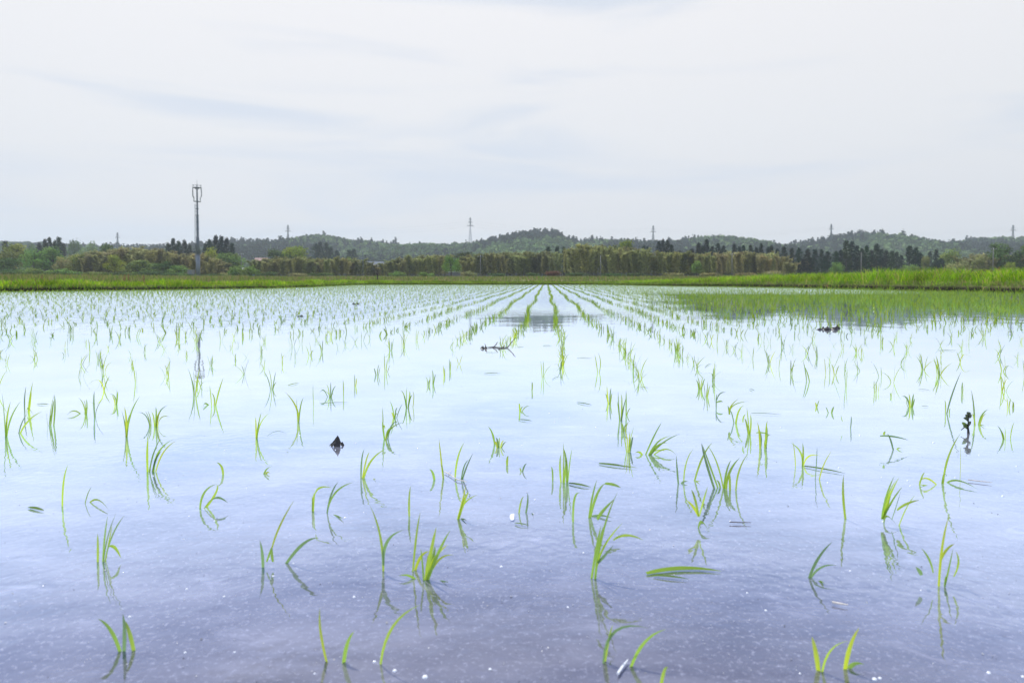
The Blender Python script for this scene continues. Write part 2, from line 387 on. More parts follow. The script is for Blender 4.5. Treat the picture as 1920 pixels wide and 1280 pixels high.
e_('yellow-green seedling with tangled arching leaves left of the white foam patch', (375,953,382,925,407,907), (376,953,395,938,413,932), (400,935,412,933,427,942), (378,950,404,925,406,907))
e_('snapped single blade leaning left above the tangled yellow-green seedling', (418,889,416,876,405,866))
e_('sparse seedling with a short yellow blade and a long blade reaching right', (493,1063,492,1040,487,1013), (512,1053,510,1040,510,1023), (510,1027,525,985,551,938), (500,1053,506,1036,510,1023), (528,1055,565,1022,597,1008))
e_('three blurred blades crossing low in the bottom left corner', (230,1221,210,1185,183,1159), (231,1221,230,1150), (254,1220,244,1190,233,1162))
e_('single curved blurred blade at the bottom edge left of centre', (618,1241,602,1190,600,1139))
e_('short blurred sprig right of the single curved bottom blade', (643,1242,650,1210,665,1182))
e_('seedling with long right-leaning blades and a bent leaf, left of centre', (587,958,588,935,592,923), (590,928,600,914,622,914), (585,958,586,945,585,930), (612,961,620,930,634,903), (616,950,632,920,662,904), (612,964,625,966,645,973))
e_('thin twin-bladed seedling with a faint arched leaf left of the bushy centre clump', (718,1071,714,1010,694,948), (719,1060,726,1015,757,993))
e_('single tall straight blade left of the bushiest foreground clump', (773,1071,780,1010,788,960), (775,1068,788,1045,806,1033))
e_('bushiest foreground clump with many splayed bright blades', (795,1087,792,1055,789,1028), (796,1087,808,1035,818,988), (797,1087,820,1040,844,994), (796,1085,812,1045,815,1024), (797,1087,812,1052,840,1020), (798,1085,820,1052,851,1040), (795,1085,800,1060,803,1038), (790,1084,770,1080,747,1079), (800,1085,820,1090,841,1091))
e_('long bowed yellow-green blade at the bottom edge centre left', (712,1244,733,1180,788,1133))
e_('thin dark lone blade standing left of the centre', (768,968,767,940,770,910))
e_('small right-leaning seedling with fanned tips at centre left', (855,973,866,945,873,911), (856,973,870,940,879,922), (857,972,868,947,896,927), (858,972,865,973,876,976))
e_('two short forked blades beside the small white feather near centre', (972,962,976,944,982,930), (983,961,989,945,989,923), (986,960,994,964,1001,964))
e_('single blade with hooked tip left of the tallest centre-right clump', (1075,979,1077,935,1090,925))
e_('thin dull blades behind the tallest centre-right clump', (1103,970,1110,935,1119,900), (1104,970,1118,930,1134,906), (1134,906,1150,908,1164,914), (1088,970,1115,967,1147,970))
e_('tallest centre-right clump with a broad upright blade and drooping side leaf', (1115,1085,1130,1000,1158,922), (1114,1085,1122,1030,1131,986), (1107,1083,1118,1030,1127,985), (1120,1060,1135,1020,1167,980), (1121,1055,1132,1043,1150,1022), (1150,1012,1175,1003,1206,1012), (1120,974,1130,958,1152,935))
e_('arched blurred blade at the bottom edge right of centre', (1132,1244,1150,1186,1217,1177), (1132,1240,1140,1205,1149,1170))
e_('blurred right-leaning blade beside the white straw scrap at the bottom edge', (1177,1250,1205,1208,1248,1179))
e_('blurred blade tip rising from the bottom edge right of centre', (1236,1290,1244,1262,1253,1250))
e_('slender three-bladed seedling with a hooked shoot below the big spread clump', (1310,968,1300,950,1286,937), (1310,968,1303,935,1296,917), (1311,968,1320,935,1327,912), (1308,990,1315,978,1331,1000))
e_('big spread clump of long crossing blades right of centre', (1343,916,1325,870,1315,830), (1350,914,1330,870,1316,831), (1358,916,1345,870,1325,833), (1356,915,1362,885,1371,862), (1358,915,1368,885,1387,858), (1352,914,1348,905,1342,900), (1369,919,1368,895,1366,889), (1380,919,1385,885,1403,849), (1362,917,1364,896,1373,873))
e_('thin seedling with flat lying leaf left of the big spread clump', (1282,903,1286,870,1300,841), (1282,902,1298,904,1313,902), (1300,901,1316,860,1336,829))
e_('compact upright clump with a crossing leaf, upper right of centre', (1425,841,1424,815,1420,791), (1437,840,1436,812,1439,787), (1435,840,1438,815,1437,796), (1418,811,1430,811,1443,815), (1434,838,1436,822,1447,814), (1425,838,1427,820,1421,800))
e_('thin seedling of narrow blades just left of the long fallen leaf', (1492,874,1490,850,1486,826), (1503,874,1502,850,1482,830), (1504,874,1506,852,1505,830), (1506,872,1515,856,1540,855))
e_('two parallel thin blades crossing the long fallen leaf', (1528,898,1531,865,1532,838), (1535,899,1543,875,1560,844))
e_('single tall dark blade between the fallen leaf and the dense right clump', (1587,972,1581,930,1582,890))
e_('dense right-hand clump with upright sheaf and yellow hooked leaf', (1653,973,1662,930,1677,892), (1654,973,1668,930,1686,894), (1656,973,1672,940,1692,912), (1657,973,1665,930,1680,900), (1672,974,1680,950,1689,920), (1682,985,1698,955,1717,926), (1682,956,1700,944,1724,937), (1658,981,1662,967,1684,988), (1655,972,1664,945,1672,918))
e_('short two-bladed blurred seedling at lower right, low leaf on water', (1513,1083,1532,1050,1561,1015), (1514,1083,1535,1066,1569,1059), (1520,1088,1534,1089,1546,1094))
e_('loose clump with tall centre blade near the lower right corner', (1760,1098,1766,1030,1779,967), (1763,1052,1775,1030,1790,1019), (1750,1074,1742,1048,1728,1028), (1728,1078,1724,1070,1717,1062), (1768,1099,1778,1070,1787,1027), (1788,1081,1797,1055,1792,1033), (1770,1097,1772,1086,1774,1080))
e_('wide vee of blurred blades with an arched one at the bottom right', (1537,1258,1530,1225,1522,1193), (1540,1258,1555,1222,1593,1201), (1583,1254,1592,1218,1611,1176), (1585,1252,1598,1246,1621,1245))
e_('sprawling seedling with leaves arched flat to the water on the right', (1765,906,1770,890,1775,893), (1768,906,1777,860,1801,812), (1765,908,1740,897,1722,904), (1767,906,1790,900,1832,916), (1722,908,1728,895,1734,885), (1765,910,1745,912,1722,908))
e_('single short upright sprout right of the sprawling seedling', (1800,896,1801,865,1801,835))
e_('leaning shoot under a flat floating leaf at the right', (1677,843,1670,825,1664,813), (1650,817,1675,818,1704,825), (1657,815,1660,808), (1679,842,1684,840,1694,842))
e_('right-edge seedling of two yellow left-leaning blades', (1883,823,1878,810,1870,798), (1885,823,1885,812,1884,801), (1883,823,1880,815,1877,808))
e_('single blade close to the right edge seedling', (1894,821,1897,805,1902,791))
e_('very tall thin blade left of the dark broadleaf weed', (1774,775,1785,740,1802,697), (1772,775,1773,760,1771,750), (1780,775,1782,765))
e_('tall seedling directly right of the dark broadleaf weed', (1827,796,1826,765,1821,731), (1829,796,1826,782,1822,776), (1834,796,1840,780,1853,767), (1836,798,1842,782,1850,776), (1833,797,1838,797,1848,799))
e_('left-edge seedling of three tall blades', (10,818,8,780,4,737), (11,818,13,785,20,752), (12,818,20,785,39,752), (10,818,12,800,11,790))
e_('two-bladed seedling leaning right beside the left-edge seedling', (34,812,40,795,50,777), (35,812,52,790,79,771))
e_('tall loose seedling behind the two left-edge seedlings', (47,774,46,750,49,724), (52,772,56,745,62,715), (54,772,57,750,59,733), (50,775,52,765,64,780))
e_('upright clump with dense left blades, third from the left edge', (90,798,88,785,88,773), (92,798,95,770,102,738), (94,798,98,770,101,750), (91,798,94,785,97,775), (100,797,103,765,102,740))
e_('seedling with a looped flat leaf at the left', (160,776,157,760,147,745), (161,776,160,760,157,750), (162,776,163,760,162,748), (158,776,140,770,125,779), (158,775,162,765,168,768))
e_('thin two-bladed seedling right of the looped-leaf seedling', (178,783,176,755,177,733), (179,780,182,765,194,746))
e_('pale fan-shaped seedling behind the left group', (217,758,216,745,205,738), (217,758,219,740,218,729), (218,758,220,745,221,733), (216,758,214,748,209,741))
e_('tall seedling with yellow base and long right blade at left', (236,819,234,795,228,770), (236,819,237,790,233,762), (238,818,244,780,262,743), (237,818,240,790,247,772), (235,818,236,805,231,779))
e_('widest bushy seedling of the left middle, many short fanned tips', (282,799,279,785,272,770), (283,799,282,785,277,770), (291,799,293,780,292,762), (293,799,298,775,314,760), (296,798,302,783,320,782), (281,798,274,780,258,773), (290,799,288,782,284,772), (294,799,296,782,300,772))
e_('tall four-bladed seedling leaning right with a long dark reflection', (277,884,276,850,278,817), (278,884,288,850,302,820), (288,884,296,850,325,823), (290,884,305,850,331,826), (280,884,286,855,296,838), (284,884,292,862,303,845))
e_('wide seedling with two long blades and a drooping loop', (397,760,395,740,393,722), (403,760,410,735,419,707), (398,760,385,756,381,765), (400,760,402,748,396,735))
e_('dense upright seedling left of the black mud clod', (480,821,480,800,479,781), (481,821,485,795,490,773), (482,821,488,795,508,772), (480,821,483,805,486,790))
e_('tiny seedling stub with flat leaves at left centre', (492,888,498,882,507,875), (494,888,500,886,507,887))
e_('tall narrow seedling above the arched leaf, left centre', (558,791,557,770,556,746), (560,791,563,765,569,745), (559,790,556,765,535,735))
e_('lone thin blade left of the small fan seedling', (588,760,587,740,587,720))
e_('small fan seedling above the floating leaf left of centre', (618,744,616,730,612,720), (619,744,620,730,620,716), (620,744,624,732,630,723), (616,744,606,731,596,744), (619,744,616,738,608,733), (621,744,623,738,628,742))
e_('forked pair of blades right of the black mud clod', (677,896,678,865,683,841), (678,896,686,865,693,847), (680,896,695,865,724,841), (684,896,695,899,705,898))
e_('double clump at the near end of the row left of centre', (722,824,728,810,743,795), (724,824,732,805,758,791), (722,823,718,800,718,790), (718,805,718,785,717,763), (723,823,727,808,738,800), (722,803,720,798,716,800), (726,822,733,800,745,790))
e_('yellowish clump just behind the double clump', (740,783,736,765,731,752), (741,783,742,770,746,764), (739,783,736,776,733,773), (742,783,748,770,755,757), (738,783,742,776,748,778))
e_('tallest clump of the row left of centre', (763,764,762,745,763,725), (764,764,768,745,768,733), (762,764,758,742,751,732), (765,764,768,750,773,740), (773,763,776,745,774,733), (763,764,760,750,757,742))
e_('short single blade left of the two bowed centre blades', (815,899,812,888,805,879))
e_('tall thin blade with a short companion at centre left', (832,896,830,880,826,870), (832,896,827,860,823,822))
e_('two bowed blades rising over the reddish twig', (853,894,858,860,871,828), (864,898,870,875,880,861), (865,898,873,880,887,849))
e_('spiky low tuft with one long left-leaning blade at centre', (935,839,933,828,930,820), (936,839,936,828,937,820), (934,839,930,830,926,830), (937,839,941,830,946,826), (938,839,944,832,951,829), (928,832,924,815,915,799))
e_('tiny lone sprout above the centre of the near water', (951,872,951,862,953,854))
e_('tiny right-leaning sprout near the centre', (978,884,982,876,988,868), (979,884,976,880,974,878))
e_('bright upright trident clump right of centre', (1053,904,1050,875,1052,851), (1055,905,1057,870,1056,828), (1063,904,1062,870,1057,840), (1064,904,1068,870,1073,840), (1057,905,1060,880,1063,858))
e_('thin lone blade left of the bright trident clump', (1036,901,1036,885,1033,874))
e_('upright near end clump of the row right of centre', (1177,848,1176,825,1173,808), (1178,848,1182,825,1189,799), (1179,848,1180,830,1181,808), (1176,847,1172,828,1170,817), (1180,846,1184,830,1187,818))
e_('big clump fanned flat to the right, right of centre', (1207,852,1225,820,1241,791), (1212,853,1232,830,1258,817), (1214,853,1240,832,1275,813), (1214,852,1232,836,1252,830), (1212,852,1228,845,1250,846), (1208,852,1200,848,1190,849), (1216,853,1245,842,1268,853), (1213,853,1226,838,1240,822))
e_('bent shoot left of the slender three-bladed seedling', (1273,906,1270,885,1268,853), (1273,906,1280,904,1290,902))
e_('leafy clump of the right-hand row above the crossing-leaf clump', (1368,777,1370,762,1385,747), (1369,777,1375,760,1403,752), (1367,777,1366,765,1364,760), (1378,793,1385,770,1397,760), (1380,793,1384,775,1390,766), (1377,792,1372,775,1366,768))
e_('tall curved clump right behind the leafy right-hand clump', (1405,814,1403,790,1400,763), (1405,814,1408,795,1407,776), (1393,792,1394,782,1398,776), (1404,813,1400,795,1396,784))
e_('thin kinked seedling in the right-hand row', (1343,764,1343,750,1344,738), (1344,750,1350,738,1361,735), (1344,754,1350,752,1356,753))
e_('small dark-based tuft in the right-hand row', (1312,730,1311,718,1309,708), (1313,730,1315,718,1318,706), (1314,731,1318,718,1322,710), (1310,729,1309,720,1305,712))
e_('bright clump at the near end of the dense right-hand run', (1322,744,1321,728,1318,716), (1323,744,1326,730,1327,715), (1325,744,1328,735,1331,722))
e_('tall thin tuft in the row right of centre', (1163,788,1160,760,1159,735), (1164,788,1166,760,1165,738), (1165,788,1168,770,1174,745), (1162,787,1160,770,1157,752))
e_('long lone blade beside the tall thin tuft', (1174,778,1174,755,1174,732), (1174,778,1178,770,1183,765))
e_('short bright tuft between thin tuft and row end', (1170,808,1172,798,1180,797), (1170,808,1168,800,1165,792), (1171,808,1174,800,1179,790))
e_('narrow dark tuft in the row right of centre', (1142,757,1139,740,1138,722), (1143,757,1144,740,1146,727), (1144,757,1146,745,1148,736), (1141,756,1138,745,1135,738))
e_('low tuft with horizontal leaf in the centre', (975,772,974,760,973,757), (975,769,978,764,982,764), (976,771,984,764,994,761))
e_('single straight thin blade in the centre row', (997,733,998,722,997,716))
e_('three-bladed seedling curling right in the centre row', (1017,708,1015,690,1014,676), (1018,708,1019,690,1018,675), (1019,706,1024,695,1034,685))
e_('forked dark thin seedling right of the centre row', (1121,698,1118,680,1115,664), (1122,698,1126,680,1121,660))
e_('short green tuft with long thin blade, upper left of centre', (802,722,801,712,798,707), (803,722,804,715,808,712), (811,720,812,705,810,693), (812,720,815,708,817,702), (804,722,806,714,806,704))
e_('narrow upright tuft left of the floating leaf', (708,704,708,695,711,682), (706,703,703,695,702,690), (709,704,711,696,713,688))
e_('taller tuft beside the narrow upright tuft', (722,697,721,680,721,662), (724,697,725,685,727,672), (725,697,729,690,731,684))
e_('single upright blade left of the two centre-left tufts', (665,724,665,712,665,701), (666,724,668,716,668,708))
e_('thin dark lone seedling at left centre', (644,742,644,725,643,712))
e_('short yellow-green seedling right of centre-left tufts', (833,704,832,695,831,684), (834,704,834,695,833,690))
e_('bold short upright seedling in the row left of the twig', (843,694,843,682,842,672), (844,694,845,684,845,676))
e_('small fan with black base left of the twig', (860,682,858,676,855,668), (861,682,864,674,868,664))
e_('small seedling with two lying leaves, middle right', (1530,763,1534,755,1536,751), (1531,763,1530,758,1528,754))
e_('pair of low vee blades at the middle right', (1555,774,1551,768,1548,763), (1558,774,1561,768,1564,762))
e_('thin small seedling below the vee blades, middle right', (1594,803,1596,790,1596,780), (1580,790,1578,785,1577,778))
e_('clump with left flat leaf at the middle right', (1706,764,1706,750,1704,738), (1708,764,1711,750,1713,738), (1709,764,1713,755,1715,747), (1706,762,1700,746,1688,744), (1707,764,1700,755,1703,742))
e_('small pointed seedling left of the flat-leaf clump', (1671,744,1672,738,1674,730), (1671,744,1670,739,1669,737))
e_('bright double seedling at the middle right', (1640,736,1639,725,1639,713), (1642,736,1643,725,1642,716), (1646,735,1648,724,1649,717))
e_('short tuft close to the right edge, middle distance', (1889,764,1889,755,1888,746), (1891,764,1893,756,1895,747), (1898,764,1900,760,1899,752))
e_('tiny bright seedling above the tall weed neighbour', (1804,737,1804,725,1805,716), (1805,737,1807,728,1809,720))
e_('tall seedling leaning in the right-middle run', (1586,725,1584,700,1584,680), (1587,725,1588,705,1590,690))
e_('spiky group behind the right-middle run', (1565,703,1562,690,1559,683), (1566,703,1570,692,1574,685), (1549,700,1547,685,1546,670), (1555,702,1556,690,1553,680), (1563,690,1570,675,1577,655))
e_('fan of pale blades above the arched leaf, left middle', (508,730,503,712,494,695), (509,730,508,710,503,690), (510,730,514,712,517,697), (511,730,514,722,519,716))
e_('sprouting tuft before the mast reflection', (363,740,360,715,352,690), (364,740,364,715,362,692), (366,740,370,712,375,690), (365,740,362,720,357,705))
print('explicit plants', len(E)); print(E[81][0]); print(E[94][0])
for l, b in E: explicit(l, b)
exp_xy = np.array([G(b[0][0], max(q[1] for q in b))[:2] for _, b in E])

# planted rows
def row_x(k, Y):
    bend = -.15*(1-min(1, Y/4.2)**1)
    return .10+.293*k+.05*Y+bend
plants = []
for k in range(-125, 62):
    Y = 2.0+random.random()*.15; wob = random.uniform(0, 6)
    surv = random.uniform(.78, 1.0)
    while Y < 47:
        core = -5 <= k <= 14
        Y += random.gauss(.135 if core and Y > 4 else .165, .028)
        X = row_x(k, Y)+.022*math.sin(Y*1.1+wob)+random.gauss(0, .007 if core else .013)
        if abs(X) > .80*Y+.3: continue
        px = 960+X/Y*1280
        sv = surv
        if Y > 5: sv = min(1, surv+.15)
        if core and Y > 4.5: sv = .97
        if Y < 5:
            sv = surv*(.95 if px < 850 else .85)
            if -.9 < (X-.05*Y) < .02 and Y < 3.6: sv = .1
            if k in (0, 1, 2, 3) and Y > 2.6: sv = .97
        if 1180 < px and Y > 6.5 and Y < 30: sv = 1
        if random.random() > sv: continue
        plants.append((X, Y, k))
plants = np.array(plants)
d, _ = edge_at(plants[:, 0], plants[:, 1]); plants = plants[d < -.25]
dd = np.min(np.hypot(plants[:, None, 0]-exp_xy[None, :, 0], plants[:, None, 1]-exp_xy[None, :, 1]), axis=1)
plants = plants[dd > .12]
# nothing extra close to the camera: that part is placed by hand
near_ok = 524+CAMH*1280/plants[:, 1] < 742
# hand-placed stretch on the right reaches further down
plants = plants[near_ok]
plants = plants[np.argsort(plants[:, 1])]
print('row plants', len(plants))
N_IND = 300-len(E)
def plant_shape(h, n, r=.006):
    az = rng.uniform(0, 2*np.pi, n); lean = rng.uniform(.05, .55, n)*h
    hh = h*rng.uniform(.55, 1.0, n)
    P0 = np.column_stack([rng.normal(0, r, n), rng.normal(0, r, n), np.full(n, -.008)])
    dx, dy = np.cos(az)*lean, np.sin(az)*lean
    P2 = P0+np.column_stack([dx, dy, hh])
    P1 = P0+np.column_stack([dx*.25, dy*.25, hh*rng.uniform(.55, .75, n)])
    dr = rng.random(n) < .14
    P2[dr, 2] *= rng.uniform(.3, .6, dr.sum()); P1[dr, 2] = np.abs(P1[dr, 2])*1.25; P2[dr, :2] += np.column_stack([dx, dy])[dr]*.9
    a = rng.uniform(-1.0, 1.0, n); S = np.column_stack([np.cos(a), np.sin(a), np.zeros(n)])
    return P0, P1, P2, S, rng.uniform(.0032, .0052, n)
protos = []
for i in range(26):
    nbl = int(rng.integers(2, 7)); P0, P1, P2, S, W = plant_shape(1.0*.1, nbl)
    t, _ = blade_tints(nbl)
    V, Q, T, kk = ribbons(P0, P1, P2, S, W, 6, fold=.12)
    tb = np.repeat(t, kk, axis=0)*np.interp(T, [0, .15, .5, 1], [1.1, 1.15, 1.0, .8])[:, None]
    me_o = mesh_np('rice_plant', V, Q, M_rice, tb, smooth=True)
    protos.append((me_o, nbl)); C.objects.unlink(me_o)
words = {2: 'two-bladed', 3: 'three-bladed', 4: 'four-bladed', 5: 'five-bladed', 6: 'six-bladed'}
cnt = {}
for X, Y, k in plants[:N_IND]:
    k = int(k); src, nb_ = random.choice(protos)
    o = src.copy(); C.objects.link(o); o.location = (X, Y, 0)
    s = random.uniform(.5, .92)*(1 if Y < 4 else 1.05)
    o.scale = (s*random.choice((-1, 1)), s, s); o.rotation_euler[2] = random.uniform(-.5, .5)
    cnt[k] = cnt.get(k, 0)+1
    rowname = 'the middle row' if k == 0 else f"the {nth(abs(k))} row {'right' if k > 0 else 'left'} of the middle"
    tag(o, f"{nth(cnt[k])} small rice seedling from the camera in {rowname}", 'rice plant', RICE_G)
far = plants[N_IND:]
A, B, Cc, S, W, TT = [], [], [], [], [], []
for X, Y, k in far:
    px = 960+X/Y*1280
    h = random.uniform(.045, .085)
    dens = float(np.clip((px-1120+random.gauss(0, 60))/260, 0, 1)*np.clip((Y-5)/4, 0, 1)*np.clip((26-Y)/10, 0, 1))
    lf = float(np.clip((760-px+random.gauss(0, 60))/500, 0, 1)*np.clip((Y-11)/9, 0, 1)); h *= 1+.3*dens+.15*lf
    n = random.choice((2, 3, 4))+int(round(2.4*dens+3*lf))
    P0, P1, P2, S_, W_ = plant_shape(h, n, .010); o = np.array([X, Y, 0])
    W_ *= 1.42+.2*dens+.2*lf
    t, _ = blade_tints(n); t = t*np.array([.62, .68, .32])*(1-.12*dens)
    A.append(P0+o); B.append(P1+o); Cc.append(P2+o); S.append(S_); W.append(W_); TT.append(t)
V, Q, T, kk = ribbons(*(np.concatenate(a) for a in (A, B, Cc, S, W)), seg=3)
tb = np.repeat(np.concatenate(TT), kk, axis=0)
tag(mesh_np('distant_rice', V, Q, M_rice, tb), 'rows of small rice plants filling the far half of the paddy', 'rice', kind='stuff')

# ------------------------------------------------------------------ fallen leaves lying on the water
def fallen(label, x0, y0, x1, y1, w=.005, xm=None, ym=None, col=(.13, .24, .02), lift=.0004, name='fallen_leaf'):
    p0, p2 = G(x0, y0, .002), G(x1, y1, .002)
    pm = G(xm, ym, .002) if xm else (p0+p2)/2
    pm[2] = .002+lift*3; p1 = 2*pm-.5*(p0+p2)
    d = p2-p0; side = np.array([-d[1], d[0], 0]); side /= np.linalg.norm(side); side[2] = .08
    V, Q, T, k = ribbons([p0], [p1], [p2], [side], [w*.9], 8, fold=.04)
    o = mesh_np(name, V, Q, M_rice, np.array(col)[None]*np.interp(T, [0, 1], [1.1, .8])[:, None], smooth=True, loc=(*((p0+p2)/2)[:2], 0))
    return tag(o, label, 'leaf', 'cut rice leaves floating flat on the paddy')
for a in [
    ('long thick floating leaf with a curled end, lower right of centre', 1212,1074,1353,1070,.011,1280,1066,(.26,.42,.02)),
    ('thin dark leaf tucked under the long thick floating leaf', 1225,1078,1292,1085,.005),
    ('small green leaf scrap floating near the left edge', 54,950,83,957,.008),
    ('broad floating leaf beside the flat-fanned clump', 1123,868,1183,876,.011),
    ('pale tip of leaf right of the broad floating leaf', 1160,873,1196,877,.005,None,None,(.3,.42,.05)),
    ('floating leaf just right of the bright trident clump', 1067,905,1108,913,.009),
    ('long fallen leaf lying across two thin blades at right', 1508,873,1585,887,.009),
    ('thin straight floating leaf right of the right-hand row', 1408,774,1468,777,.006),
    ('floating leaf left of the small centre tuft, upper left', 600,756,655,754,.008),
    ('slim floating leaf below the twig debris', 908,700,940,699,.011),
    ('short floating leaf touching the twig debris', 910,661,935,661,.010),
    ('dark floating leaf between the centre rows', 1082,671,1110,671,.011),
    ('small floating leaf right of the narrow dark tuft', 1200,726,1216,727,.008),
    ('floating leaf with a frayed end left of the thin tuft', 1082,754,1110,759,.009),
    ('floating leaf under the low centre tuft', 972,786,998,789,.009),
    ('curled leaf in the right middle water', 1322,688,1345,686,.004,1333,682),
    ('floating leaf left of the fan seedling, left middle', 70,757,92,758,.009),
    ('floating pale leaf pair in the centre', 1035,712,1058,711,.005,1046,707),
    ('pale leaf floating under the left middle fan', 540,722,562,717,.009,None,None,(.3,.42,.03)),
    ('thin floating leaf at the right middle', 1722,729,1745,732,.006),
    ('floating leaf far right middle', 1760,657,1795,657,.014),
    ('short floating leaf right of the flat-leaf clump', 1728,761,1742,762,.006),
    ('floating leaf just right of the twig tip', 970,650,982,651,.012),
    ('floating leaf before the centre row bend', 1018,648,1036,648,.016),
    ('arched thin leaf below the feather', 965,980,992,985,.004),
    ('curled leaf left of the mud clod', 500,818,540,815,.004,520,809),
    ('stray leaf bit near the upper right run', 1405,729,1415,732,.006)]:
    fallen(*a)

# ------------------------------------------------------------------ debris in the water
def lump(mb, c, r, h, peak=(0, 0), seed=0, n=14, m=7):
    rr = random.Random(seed); vs = []; fs = []
    for j in range(m+1):
        v = j/m; zz = h*v
        for i in range(n):
            a = 2*math.pi*i/n
            k = (1-v)**.9*(1+.3*rr.uniform(-1, 1)*(1-v*.5))
            vs.append((c[0]+peak[0]*v+math.cos(a)*r*k, c[1]+peak[1]*v+math.sin(a)*r*k*.8, c[2]-.006+zz*(1+.06*rr.uniform(-1, 1))))
    for j in range(m):
        for i in range(n):
            fs.append((j*n+i, j*n+(i+1) % n, (j+1)*n+(i+1) % n, (j+1)*n+i))
    fs.append(tuple(m*n+i for i in range(n)))
    mb.add(vs, fs)
g = G(630, 835); mb = MB()
lump(mb, (0, 0, 0), .016, .028, (.004, 0), 3); lump(mb, (-.006, .002, 0), .014, .017, (.003, 0), 4); lump(mb, (.011, .002, 0), .009, .014, (.002, 0), 5); lump(mb, (-.012, -.002, 0), .007, .008, (0, 0), 8)
lump(mb, (-.006, .003, 0), .010, .012, (0, 0), 9)
o = mb.build('mud_clod', M_clod, smooth=False); o.location = g
tag(o, 'peaked black mud clod standing alone in open water left of centre', 'mud clod')
wp = MB()
for dx, dy, r in ((.012, -.007, .0022), (-.010, -.008, .0018), (-.003, -.011, .0016)): lump(wp, (dx, dy, .006), r, .0035, n=8, m=4)
wb = wp.build('foam', M_white, o, smooth=True); 
def clod(label, x, y, r, h, seed, k=3, mat=None, cat='mud clod', name='mud_clod'):
    g = G(x, y); mb = MB(); rr = random.Random(seed)
    for i in range(k):
        lump(mb, (rr.uniform(-1, 1)*r*1.2, rr.uniform(-1, 1)*r*.7, 0), r*rr.uniform(.4, .9), h*rr.uniform(.5, 1.1), (0, 0), seed+i, 10, 5)
    o = mb.build(name, mat or M_clod); o.location = g
    return tag(o, label, cat)
M_scum = principled('grey_scum', (.20, .18, .22), .4, noise=.6, nscale=120)
clod('flat dark purple muck patch left of the sparse yellow-bladed seedling', 450, 1016, .012, .007, 11, 6, M_scum)
clod('whitish foam patch floating left of the purple muck patch', 354, 1012, .009, .007, 14, 5, M_white, 'foam', 'foam_patch')
clod('dark clod cluster by the dense rice at the far right', 1550, 618, .045, .03, 17, 7)
clod('second dark clod cluster just right of the first at the far right', 1568, 616, .03, .03, 18, 4)
clod('small black clod far left of the centre rows', 563, 594, .028, .035, 19, 3)
clod('tiny black clod on the distant left water', 666, 571, .035, .035, 20, 2)
clod('tiny dark clod beside the tall dark blade at right', 1588, 925, .004, .003, 21, 2)
clod('small brown clod right of the spiky centre tuft', 953, 823, .004, .005, 22, 3)
clod('dark speck clod in open water right of centre', 1092, 791, .005, .004, 23, 2)
clod('dark little clod left of the flat-leaf pair, right side', 1267, 753, .005, .006, 24, 2)
clod('dark clod at left near the middle fan', 84, 697, .008, .005, 25, 2)
clod('dark clod below the dense right-hand clump', 1696, 971, .004, .003, 26, 2)
clod('submerged pale debris mound below the forked centre blades', 990, 1025, .010, .003, 27, 5, M_scum, 'debris', 'debris_mound')
# twig litter
def twig(label, lines, rpx=1.2, mat=None, name='twig', cat='twig'):
    g0 = G(*lines[0][0]); mb = MB()
    for ln in lines:
        pts = []
        for q in ln:
            if len(q) == 3: p_ = P(q[0], q[1], g0[1]); p_[2] = max(p_[2], .002)
            else: p_ = G(q[0], q[1], .003)
            pts.append(p_-g0)
        r = rpx/F*g0[1]; mb.tube(pts, [r]*(len(pts)-1)+[r*.5], 5)
    o = mb.build(name, mat or M_twig); o.location = g0
    return tag(o, label, cat)
twig('forked dark twig floating in the water near centre', [[(952,651), (940,652), (925,650), (907,652)], [(952,651), (958,643,1), (967,633,1)], [(925,651), (930,646,1), (933,641,1)], [(912,652), (909,644,1)], [(909,652), (913,658)], [(940,652), (947,648,1)]], .9)
mbb = clod('crumbled dark litter at the left end of the forked twig', 910, 653, .016, .02, 31, 7)
clod('crumbled dark litter in the middle of the forked twig', 935, 655, .010, .012, 33, 5)
twig('reddish bent twig floating under the two bowed blades', [[(834,884), (845,890), (858,899), (868,901), (875,903)], [(840,887), (846,884,1)]], 1.0, M_straw)
twig('pale straw scrap beside the blurred bottom blade', [[(1158,1262), (1166,1250), (1177,1236)]], 2.6, M_white, 'straw_scrap', 'straw')
twig('short brown straw under the slender three-bladed seedling', [[(1368,978), (1385,979), (1408,979)]], 1.0, M_twig, 'straw_scrap', 'straw')
twig('pale straw lying under the sprawling right seedling', [[(1815,899), (1840,902), (1860,904)]], 1.0, M_straw, 'straw_scrap', 'straw')
twig('pinkish submerged straw at lower right', [[(1560,1128), (1575,1131), (1590,1133)]], 2.0, M_straw, 'straw_scrap', 'straw')
# feather
p0, p2 = G(961, 974, .002), G(964, 962, .004)
V, Q, T, k = ribbons([p0], [(p0+p2)/2+np.array([-.004, 0, .006])], [p2], [np.array([1., 0, .3])], [.007], 6, fold=.2)
tag(mesh_np('feather', V, Q, M_white, loc=(*p0[:2], 0)), 'small curled white feather floating left of the forked centre blades', 'feather')
